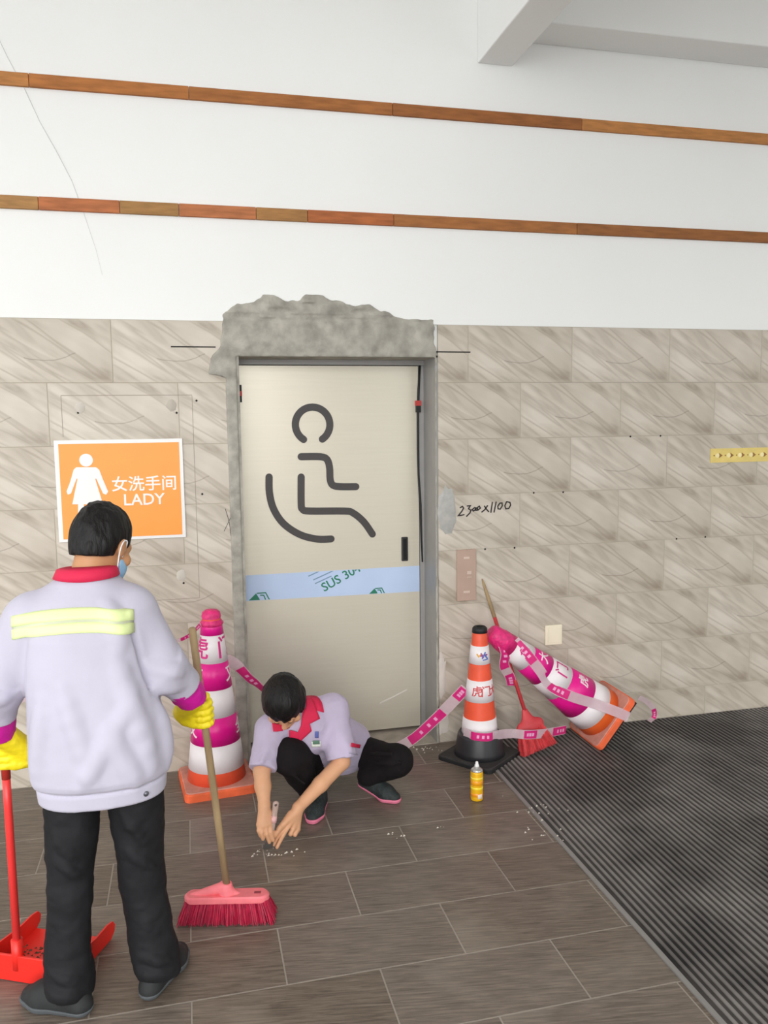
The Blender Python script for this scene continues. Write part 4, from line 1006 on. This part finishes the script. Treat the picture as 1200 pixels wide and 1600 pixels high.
def grip(S, C, u, p, sgn, k=1., stick=.0125, g=0., spread=.0215):
    """hand closed round a stick through C along u; p points from the stick to the palm"""
    C = np.array(C); u = np.array(u); p = np.array(p); p = p - u * p.dot(u); p /= np.linalg.norm(p); q = np.cross(u, p) * sgn
    fr = .0098 + g; R = stick + fr * .85
    for i, (L_, tw) in enumerate(((225, 0), (240, 0), (230, 0), (205, 0))):
        o = u * (.034 - spread * i) ; r0 = fr * (1., 1.03, .98, .86)[i]
        pts = [C + o + p * (R + .012) - q * .012] + [C + o + R * (p * math.cos(math.radians(a)) + q * math.sin(math.radians(a))) for a in np.linspace(35, L_, 6)]
        S.chain(pts, [r0 * 1.1, r0 * 1.08, r0, r0, r0 * .95, r0 * .9, r0 * .85], .005)
    for i in range(3): S.limb(C + u * (.03 - .03 * i) + p * (R + .012) - q * .008, C + u * (.022 - .024 * i) + p * (R + .032) - q * .03, .016 + g, .019 + g, .014)
    pts = [C + u * .012 + p * (R + .024) - q * .024] + [C + u * z + (R + .002) * (p * math.cos(math.radians(a)) + q * math.sin(math.radians(a))) for a, z in ((-55, .035), (-95, .048), (-140, .05))]
    S.chain(pts, [.016 + g, .0125 + g, .0112 + g, .0095 + g], .008)
    return C + p * (R + .04) - q * .042

def folds(S, segs, dep=.006, k=.03):
    for a, b, r in segs:
        P = S.project(np.array([np.array(a) * (1 - t) + np.array(b) * t for t in np.linspace(0, 1, 7)]), -dep)
        rs = [r * q for q in (.15, .6, 1, 1, 1, .6, .15)]
        S.chain(list(P), rs, k)

# ------------------------------------------------------------------ standing person
HC = np.array([-.264, -1.53, 1.412]); HA = head_frame(math.radians(30), math.radians(30))
S = Solid((-.72, -1.86, .0), (.08, -1.36, 1.6), .006)
T = add_head(S, HC, HA, .98)
S.limb(T((0, -.03, -.05)), (-.305, -1.59, 1.30), .05, .058, .03)
S.stack([(.7, -.285, -1.64, .14, .1), (1.0, -.3, -1.63, .15, .1), (1.2, -.32, -1.61, .15, .09), (1.3, -.31, -1.59, .09, .06)], .03)
S.chain([(-.17, -1.6, 1.22), (-.085, -1.6, 1.0), (-.008, -1.502, .885)], [.05, .045, .022], .03).chain([(-.47, -1.61, 1.21), (-.575, -1.6, .99), (-.592, -1.55, .87)], [.05, .045, .03], .03)
S.chain([(-.36, -1.64, .72), (-.4, -1.655, .38), (-.415, -1.665, .06)], [.075, .05, .04], .03).chain([(-.205, -1.64, .72), (-.19, -1.625, .38), (-.155, -1.635, .06)], [.075, .05, .04], .03)
man = S.obj('person', SKIN_M); tag(man, 'person standing with their back turned in a lilac jacket, holding a broom and a dustpan', 'person')
# hair: short black cap with the ears free
Hs = Solid(HC - .15, HC + .16, .003)
TH = lambda p: HC + HA @ (np.array(p) * .98)
Hs.ell(TH((0, -.016, .034)), (.0815, .1, .096), 0, HA).ell(TH((0, -.05, -.02)), (.068, .058, .075), .03, HA)
for s_ in (-1, 1): Hs.ell(TH((s_ * .085, .03, -.035)), (.03, .05, .045), .01, HA, 'sub').ell(TH((s_ * .09, .0, -.03)), (.026, .03, .04), .008, HA, 'sub')
Hs.cut(TH((0, -.06, -.06)), HA @ np.array((0, .35, -1.)))
x, y, z = np.meshgrid(*Hs.ax, indexing='ij', sparse=True); Ai = HA.T
ly = (x - HC[0]) * HA[0, 1] + (y - HC[1]) * HA[1, 1] + (z - HC[2]) * HA[2, 1]; lz = (x - HC[0]) * HA[0, 2] + (y - HC[1]) * HA[1, 2] + (z - HC[2]) * HA[2, 2]
Hs.f = np.maximum(Hs.f, np.minimum(ly - .045, .055 - lz)).astype(np.float32)
Hs.rough(.0035, 55, (1, 1, .3)); Hs.obj('hair', HAIR, man)
face_bits(HC, HA, man, .98)
# face mask with ear loops
Ms = Solid(HC - .16, HC + .16, .003)
Ms.ell(TH((0, .045, -.055)), (.064, .066, .058), 0, HA).ell(TH((0, .075, -.09)), (.035, .03, .032), .02, HA)
Ms.cut(TH((0, .022, 0)), HA @ np.array((0, -1., -.15))); Ms.cut(TH((0, .09, -.012)), HA @ np.array((0, .2, 1.)))
mk_ = Ms.obj('face_mask', M('blue_mask', (150, 190, 222), .8, var=.05, vs=20), man)
for s_ in (-1, 1):
    pts = [TH(p) for p in ((s_ * .062, .03, -.03), (s_ * .074, .018, -.012), (s_ * .083, .006, .012), (s_ * .085, -.012, .008), (s_ * .085, -.02, -.015), (s_ * .078, -.008, -.045), (s_ * .064, .022, -.082))]
    obj('ear_loop', *tube(spline(pts, 5), .0022, 6), M('white_elastic', (236, 236, 238), .8), mk_, True)
# jacket
Jk = Solid((-.74, -1.88, .62), (.06, -1.38, 1.4), .005)
Jk.stack([(.668, -.285, -1.645, .178, .13), (.674, -.285, -1.645, .184, .136), (.714, -.285, -1.645, .188, .141), (.722, -.285, -1.645, .181, .134), (.732, -.287, -1.645, .196, .15), (.75, -.287, -1.645, .2, .157), (.80, -.287, -1.643, .203, .16), (.88, -.29, -1.64, .198, .158), (.97, -.303, -1.634, .184, .152), (1.06, -.315, -1.624, .178, .147), (1.16, -.32, -1.612, .184, .14), (1.23, -.322, -1.602, .178, .122), (1.285, -.315, -1.592, .125, .095), (1.33, -.306, -1.585, .08, .075)], 0., 2.4)
Jk.limb((-.19, -1.605, 1.225), (-.46, -1.612, 1.225), .062, .062, .045)
Jk.limb((-.18, -1.6, 1.21), (-.095, -1.605, 1.03), .073, .068, .03).limb((-.1, -1.607, 1.04), (-.036, -1.538, .942), .066, .06, .025, cap=True)
Jk.limb((-.47, -1.61, 1.2), (-.572, -1.605, 1.0), .078, .07, .03).limb((-.572, -1.607, 1.02), (-.588, -1.565, .905), .07, .056, .03, cap=True)
folds(Jk, [((-.215, -1.76, 1.12), (-.15, -1.74, .78), .012), ((-.37, -1.785, 1.04), (-.29, -1.80, .76), .010), ((-.19, -1.75, .98), (-.33, -1.80, .75), .009), ((-.44, -1.765, 1.0), (-.45, -1.74, .76), .01), ((-.11, -1.68, .95), (-.11, -1.68, .75), .012), ((-.25, -1.77, .9), (-.18, -1.77, .74), .009), ((-.16, -1.68, 1.06), (-.05, -1.65, 1.02), .008), ((-.14, -1.68, 1.01), (-.05, -1.62, .97), .008), ((-.63, -1.66, 1.02), (-.54, -1.68, .99), .008), ((-.24, -1.7, 1.26), (-.2, -1.74, 1.15), .008)], .010, .04)
for a, b in (((-.18, -1.70, 1.19), (-.14, -1.69, 1.0)), ((-.47, -1.71, 1.19), (-.5, -1.69, 1.0))): Jk.limb(a, b, .006, .006, .02, op='sub')
Jk.rough(.0022, 11, (1, 1, .5))
jk = Jk.obj('jacket', LILAC, man)
# collar: upright band folded over the neck
n = 30; G = []
for i in range(n):
    a = math.radians(105 + 330 * i / (n - 1)); ca, sa = math.cos(a), math.sin(a)
    tp_ = np.array([-.303 + .066 * ca, -1.58 + .062 * sa, 1.352 - .008 * sa]); bo = np.array([-.309 + .092 * ca, -1.588 + .086 * sa, 1.322])
    pr = Jk.project([bo], .006)[0]; G.append([tp_ - [0, 0, .02] + np.array([-.004 * ca, -.004 * sa, 0]), tp_, tp_ * .55 + pr * .45 + np.array([.008 * ca, .008 * sa, .008]), pr])
sheet('collar', np.array(G), RED, man, .004)
def stripe(x0, x1, z0, z1, mat, name, off, bow=.0):
    X = np.linspace(x0, x1, 26); G = []
    for xx_ in X:
        t = (xx_ - x0) / (x1 - x0); dz = bow * 4 * t * (1 - t)
        G.append([(xx_, -1.87, z + dz) for z in np.linspace(z0, z1, 4)])
    G = np.array(G); P = Jk.march(G.reshape(-1, 3), (0, 1, 0), off); return sheet(name, P.reshape(G.shape), mat, man, .003)
YEL = M('neon_reflective', (232, 246, 178), .5, var=.03); GRY = M('grey_tape', (196, 200, 172), .6)
stripe(-.506, -.17, 1.205, 1.236, YEL, 'reflective_stripe', .003, .02); stripe(-.506, -.17, 1.169, 1.198, YEL, 'reflective_stripe', .003, .02); stripe(-.504, -.172, 1.195, 1.208, GRY, 'stripe_backing', .0022, .02)
bt = Jk.march([(-.155, -1.87, .695)], (0, 1, 0), .0)[0]
V, Fc = lathe([(.0085, 0), (.0075, .003), (0, .004)], 16); obj('snap_button', [(bt[0] + v[0], bt[1] - v[2] - .001, bt[2] + v[1]) for v in V], Fc, M('dull_metal', (110, 110, 118), .4, .7), man, True)
# trousers
Tr = Solid((-.56, -1.84, .03), (.0, -1.44, .82), .005)
Tr.ell((-.285, -1.64, .77), (.165, .118, .09), 0)
Tr.limb((-.376, -1.64, .68), (-.4, -1.655, .37), .084, .066, .01).limb((-.4, -1.655, .37), (-.417, -1.665, .05), .067, .076, .02).limb((-.194, -1.64, .68), (-.184, -1.622, .36), .084, .065, .01).limb((-.184, -1.622, .36), (-.152, -1.632, .05), .066, .075, .02)
Tr.cut((0, 0, .058), (0, 0, -1))
folds(Tr, [((-.45, -1.73, .60), (-.36, -1.735, .5), .009), ((-.44, -1.73, .52), (-.35, -1.735, .44), .009), ((-.24, -1.72, .62), (-.15, -1.72, .5), .009), ((-.47, -1.73, .16), (-.37, -1.735, .12), .01), ((-.21, -1.69, .15), (-.1, -1.69, .11), .01), ((-.22, -1.7, .5), (-.14, -1.69, .42), .008), ((-.48, -1.72, .1), (-.37, -1.74, .075), .01), ((-.22, -1.69, .1), (-.1, -1.7, .07), .01)], .006, .02)
Tr.rough(.008, 9, (1, 1, .7)); Tr.rough(.003, 24, (1, 1, 1.4)); Tr.obj('trousers', TROUS, man)
shoe((-.345, -1.725), (-.555, -1.6), man, wid=1.08); shoe((-.19, -1.715), (-.075, -1.49), man, wid=1.08)
# gloves and cuffs
e1 = np.array([-.025, -1.525, .92]); 
CF = Solid((-.15, -1.65, .78), (.08, -1.38, 1.04), .0035); CF.limb((-.05, -1.555, .958), (-.012, -1.502, .888), .057, .05, .0, cap=True).rough(.003, 30); CF.obj('sleeve_cuff', MAG, man)
CF = Solid((-.7, -1.68, .78), (-.48, -1.42, .96), .0035); CF.limb((-.587, -1.568, .918), (-.592, -1.54, .842), .054, .05, .0, cap=True).rough(.003, 30); CF.obj('sleeve_cuff', MAG, man)
GL = Solid((-.1, -1.56, .70), (.11, -1.36, .93), .0026)
pp = np.array([-1., -.25, .1]); wr = grip(GL, HAND, np.array(SD), pp, 1, g=.0026, spread=.0235)
GL.limb(wr, (-.012, -1.503, .888), .029, .04, .02).rough(.0012, 60); GL.obj('glove', GLOVE, man)
u2 = np.array((LH - hb).normalized())
GL = Solid((-.69, -1.62, .66), (-.48, -1.4, .88), .0026)
HP = np.array(hb) + u2 * ((.76 - hb.z) / u2[2]); wr = grip(GL, HP, u2, (.75, -.5, .2), -1, g=.0022)
GL.limb(wr, (-.592, -1.545, .85), .028, .042, .02).rough(.0012, 60); GL.obj('glove', GLOVE, man)

# ------------------------------------------------------------------ squatting person
WC = np.array([.37, -.72, .568]); WA = head_frame(math.radians(180 + 10), math.radians(52), math.radians(-4))
shL, shR = np.array([.605, -.60, .475]), np.array([.315, -.665, .43])
elL, elR = np.array(W(534, 1190, -.71)), np.array(W(409, 1205, -.78))
wrL, wrR = np.array(W(466, 1262, -.835)), np.array(W(413, 1258, -.865))
hipL, hipR = np.array([.735, -.32, .15]), np.array([.57, -.34, .16])
knL, knR = np.array([.905, -.6, .195]), np.array([.385, -.73, .325])
anL, anR = np.array([.785, -.515, .1]), np.array([.5, -.60, .085])
pel, chest, nk = np.array([.69, -.36, .2]), np.array([.475, -.59, .40]), np.array([.445, -.645, .475])
S = Solid((.15, -1.0, -.002), (1.06, -.2, .74), .004)
T = add_head(S, WC, WA, .97)
S.limb(T((0, -.025, -.05)), nk, .046, .055, .025).limb(pel, chest, .10, .10, .04).limb(shL, shR, .045, .045, .04)
S.chain([shL, elL, elL * .5 + wrL * .5, wrL], [.045, .036, .034, .024], .012).chain([shR, elR, elR * .55 + wrR * .45, wrR], [.045, .036, .034, .024], .012)
S.chain([hipL, knL, anL], [.07, .048, .038], .03).chain([hipR, knR, anR], [.07, .048, .038], .03)
# left hand: palm, two fingers pressed out straight, two curled, thumb
k_ = [np.array(W(px, py, yy)) for px, py, yy in ((447, 1284, -.872), (452, 1289, -.868), (459, 1293, -.862), (465, 1294, -.853))]
tL = [np.array(F(428.5, 1320, .012)), np.array(F(433, 1324, .012))]
for q in k_: S.limb(wrL, q, .021, .013, .012, flat=((0, .5, .8), .85))
S.chain([k_[0], k_[0] * .5 + tL[0] * .5 + [0, 0, .008], tL[0]], [.0105, .0095, .0075], .004)
S.chain([k_[1], k_[1] * .5 + tL[1] * .5 + [0, 0, .006], tL[1]], [.0105, .0095, .0075], .004)
for q, e_ in ((k_[2], (454, 1303)), (k_[3], (461, 1304))):
    m_ = np.array(W(*e_, q[1] - .012)); S.chain([q, m_, m_ + [.012, .03, -.004], q + [.01, .03, -.022]], [.0105, .0095, .009, .008], .004)
th_ = np.array(W(437, 1294, -.885)); S.chain([wrL * .6 + k_[0] * .4 + [-.012, 0, 0], th_, np.array(W(430, 1306, -.893))], [.014, .0105, .008], .008)
# right hand: palm down the knife, fingers reaching to the floor
kr = [np.array(W(px, py, yy)) for px, py, yy in ((421, 1286, -.893), (415, 1289, -.9), (409, 1290, -.9), (405, 1288, -.893))]
tr = [np.array(W(427, 1313, -.905)), np.array(W(421, 1316, -.91)), np.array(W(411, 1311, -.912)), np.array(W(407, 1306, -.905))]
for q in kr: S.limb(wrR, q, .02, .013, .012)
for q, t_ in zip(kr, tr):
    t_[2] = max(t_[2], .012); S.chain([q, q * .5 + t_ * .5 + [-.004, -.006, .002], t_], [.0105, .0095, .0078], .004)
S.chain([wrR * .55 + kr[0] * .45 + [.012, 0, 0], np.array(W(424, 1290, -.888)), np.array(W(427, 1302, -.895))], [.014, .0105, .008], .008)
wom = S.obj('person', SKIN); tag(wom, 'person squatting by the door in a mauve short-sleeved shirt, scraping the floor with both hands', 'person')
face_bits(WC, WA, wom, .97)
# hair: rounded cut with a fringe
Hs = Solid(WC - .16, WC + .16, .003); TW = lambda p: WC + WA @ (np.array(p) * .97)
Hs.ell(TH((0, 0, 0)) * 0 + TW((0, -.012, .03)), (.092, .108, .1), 0, WA).ell(TW((0, -.05, -.02)), (.082, .062, .085), .03, WA)
for s_ in (-1, 1): Hs.ell(TW((s_ * .072, -.0, .0)), (.022, .05, .05), .02, WA); Hs.ell(TW((s_ * .095, .012, -.035)), (.026, .03, .03), .008, WA, 'sub')
x, y, z = np.meshgrid(*Hs.ax, indexing='ij', sparse=True)
ly = (x - WC[0]) * WA[0, 1] + (y - WC[1]) * WA[1, 1] + (z - WC[2]) * WA[2, 1]; lz = (x - WC[0]) * WA[0, 2] + (y - WC[1]) * WA[1, 2] + (z - WC[2]) * WA[2, 2]; lx = (x - WC[0]) * WA[0, 0] + (y - WC[1]) * WA[1, 0] + (z - WC[2]) * WA[2, 0]
fr_ = .022 + .008 * np.sin(lx * 130) + .1 * np.abs(lx) * 0
Hs.f = np.maximum(Hs.f, np.minimum(ly - .038, fr_ - lz)).astype(np.float32); Hs.f = np.maximum(Hs.f, -.095 - lz).astype(np.float32)
Hs.rough(.003, 60, (1, 1, .3)); Hs.obj('hair', HAIR, wom)
# shirt
fn_ = np.cross(shL - shR, chest - pel); fn_ /= np.linalg.norm(fn_)
Sh = Solid((.16, -.92, .08), (.92, -.18, .62), .0045)
Sh.limb(pel + [0, 0, -.02], chest, .15, .14, .0, flat=(fn_, .85)).limb(shL, shR, .06, .058, .05).limb(chest, nk, .12, .06, .04)
Sh.limb(shL, elL + (shL - elL) * .06, .068, .066, .03).limb(shR, elR + (shR - elR) * .02, .066, .06, .03)
dL = (elL - shL) / np.linalg.norm(elL - shL); dR = (elR - shR) / np.linalg.norm(elR - shR)
Sh.limb(elL - dL * .012, elL + dL * .12, .1, .1, 0, op='sub', cap=True); Sh.limb(elR - dR * .008, elR + dR * .12, .1, .1, 0, op='sub', cap=True)
for a, b, r in ((shL + [.0, -.04, -.02], elL + [.02, -.03, .05], .008), (shR + [0, -.05, 0], elR + [0, -.04, .06], .007), (chest + [.05, -.1, .02], pel + [.06, -.1, -.02], .01), (chest + [.12, -.04, -.02], pel + [.13, -.04, .0], .009)): Sh.limb(a, b, r, r * .7, .03)
Sh.rough(.0035, 16); Sh.rough(.0012, 45); sh_o = Sh.obj('shirt', LILAC_W, wom)
# open collar: a band behind the neck and two folded flaps lying on the shirt
ax_ = (np.array(nk) - chest); ax_ /= np.linalg.norm(ax_); sd_ = shL - shR; sd_ -= ax_ * sd_.dot(ax_); sd_ /= np.linalg.norm(sd_); ft = np.cross(sd_, ax_); ft = ft if ft[1] < 0 else -ft
G = []
for i in range(24):
    a = math.radians(-25 + 230 * i / 23); out = sd_ * math.cos(a) - ft * math.sin(a)
    i_ = nk + out * .062 + ax_ * .022; o_ = Sh.project([nk + out * .1 - ax_ * .01], .006)[0]
    G.append([i_ - ax_ * .02, i_, i_ * .6 + o_ * .4 + ax_ * .008, o_])
sheet('collar', np.array(G), RED, wom, .004)
def flap(rows, name='collar_flap', off=.008, mat=RED, m=6):
    G = []
    for a, b in rows:
        G.append([(a[0] * (1 - t) + b[0] * t, a[1] * (1 - t) + b[1] * t) for t in np.linspace(0, 1, m)])
    G2 = []
    for i in range(len(G) - 1):
        for q in np.linspace(0, 1, 5)[:-1]: G2.append([(p[0] * (1 - q) + r_[0] * q, p[1] * (1 - q) + r_[1] * q) for p, r_ in zip(G[i], G[i + 1])])
    G2.append(G[-1]); out = []
    for row in G2:
        for p in row:
            d = ray(*p); d /= np.linalg.norm(d); e = Sh.march([CC + d * 3.05], d, off, 160)[0]; out.append(e)
    out = np.array(out); bad = np.abs(Sh.sample(out) - off) > .01
    if bad.any() and not bad.all():
        for i in np.nonzero(bad)[0]: out[i] = out[~bad][np.argmin(np.linalg.norm(out[~bad] - W(*[p for r_ in G2 for p in r_][i], out[~bad][:, 1].mean()), axis=1))]
    return sheet(name, out.reshape(len(G2), m, 3), mat, wom, .004)
flap([((478, 1090), (484, 1088)), ((478, 1104), (491, 1100)), ((473, 1113), (500, 1123)), ((471, 1125), (484, 1131)), ((470, 1134), (487, 1142)), ((465, 1145), (474, 1154)), ((467, 1157), (469, 1159))])
flap([((452, 1141), (452, 1153)), ((459, 1142), (460, 1154)), ((466, 1145), (468, 1157))])
flap([((425, 1130), (427, 1143)), ((432, 1130), (434, 1143)), ((441, 1134), (442, 1142))])
# pocket flap trim, badge and hem band
def patch(cpx, cpy, w, h, off, mat, name, rot=0.):
    d = ray(cpx, cpy); d /= np.linalg.norm(d); c = CC + d * 3.1
    rt = np.array([CR[0, 0], CR[1, 0], CR[2, 0]]); upv = np.array([CR[0, 1], CR[1, 1], CR[2, 1]])
    cr, sr = math.cos(rot), math.sin(rot); r_, u_2 = rt * cr + upv * sr, upv * cr - rt * sr
    G = np.array([[c + r_ * a + u_2 * b for b in np.linspace(-h, h, 5)] for a in np.linspace(-w, w, 8)])
    P = Sh.march(G.reshape(-1, 3), d, off, 160); return sheet(name, P.reshape(G.shape), mat, wom, .002)
patch(556, 1165, .021, .0085, .004, RED, 'side_trim', -.2)
patch(494, 1163, .02, .012, .004, M('white_badge', (232, 236, 226), .5), 'badge', .05)
patch(494, 1160, .015, .008, .0055, M('green_badge_dot', (96, 130, 110), .5), 'badge_print', .05)
patch(495, 1148, .008, .014, .004, M('blue_badge_print', (96, 108, 176), .5), 'badge_print', .0)
patch(552, 1178, .02, .002, .004, M('grey_piping', (150, 146, 164), .7), 'piping', -.2)
# trousers and shoes
Tr = Solid((.28, -.86, .02), (1.06, -.18, .5), .0045)
Tr.limb(hipL, hipR, .092, .092, 0).limb(hipL, knL, .084, .066, .03).limb(knL, anL + [.0, -.01, .0], .072, .056, .03).limb(hipR, knR, .105, .077, .03).limb(knR, anR, .075, .052, .02)
Tr.cut((0, 0, .062), (0, 0, -1))
for a, b in (((.36, -.8, .3), (.44, -.79, .22)), ((.86, -.68, .26), (.78, -.6, .24)), ((.9, -.69, .22), (.8, -.62, .2))): Tr.limb(a, b, .008, .006, .02)
Tr.rough(.004, 14); Tr.obj('trousers', M('dark_trousers', (24, 20, 22), .9, var=.2, vs=14, bump=.2, bs=24, spec=.2), wom)
MESHM = M('shoe_mesh', (34, 42, 42), .7, var=.4, vs=70, bump=.4, bs=120); PSOLE = M('pink_sole', (226, 122, 150), .55, var=.08)
shoe((.745, -.475), (.905, -.64), wom, MESHM, PSOLE, .95, heel_lift=.035)
shoe((.555, -.55), (.475, -.735), wom, MESHM, PSOLE, .95)

def rebase(o, loc):                 # put a figure's origin on the floor under it
    L_ = Vector(loc); o.data.transform(Matrix.Translation(-L_)); o.location = L_
    for c in o.children: c.location = c.location - L_
rebase(man, (-.28, -1.65, 0)); rebase(wom, (.62, -.52, 0))
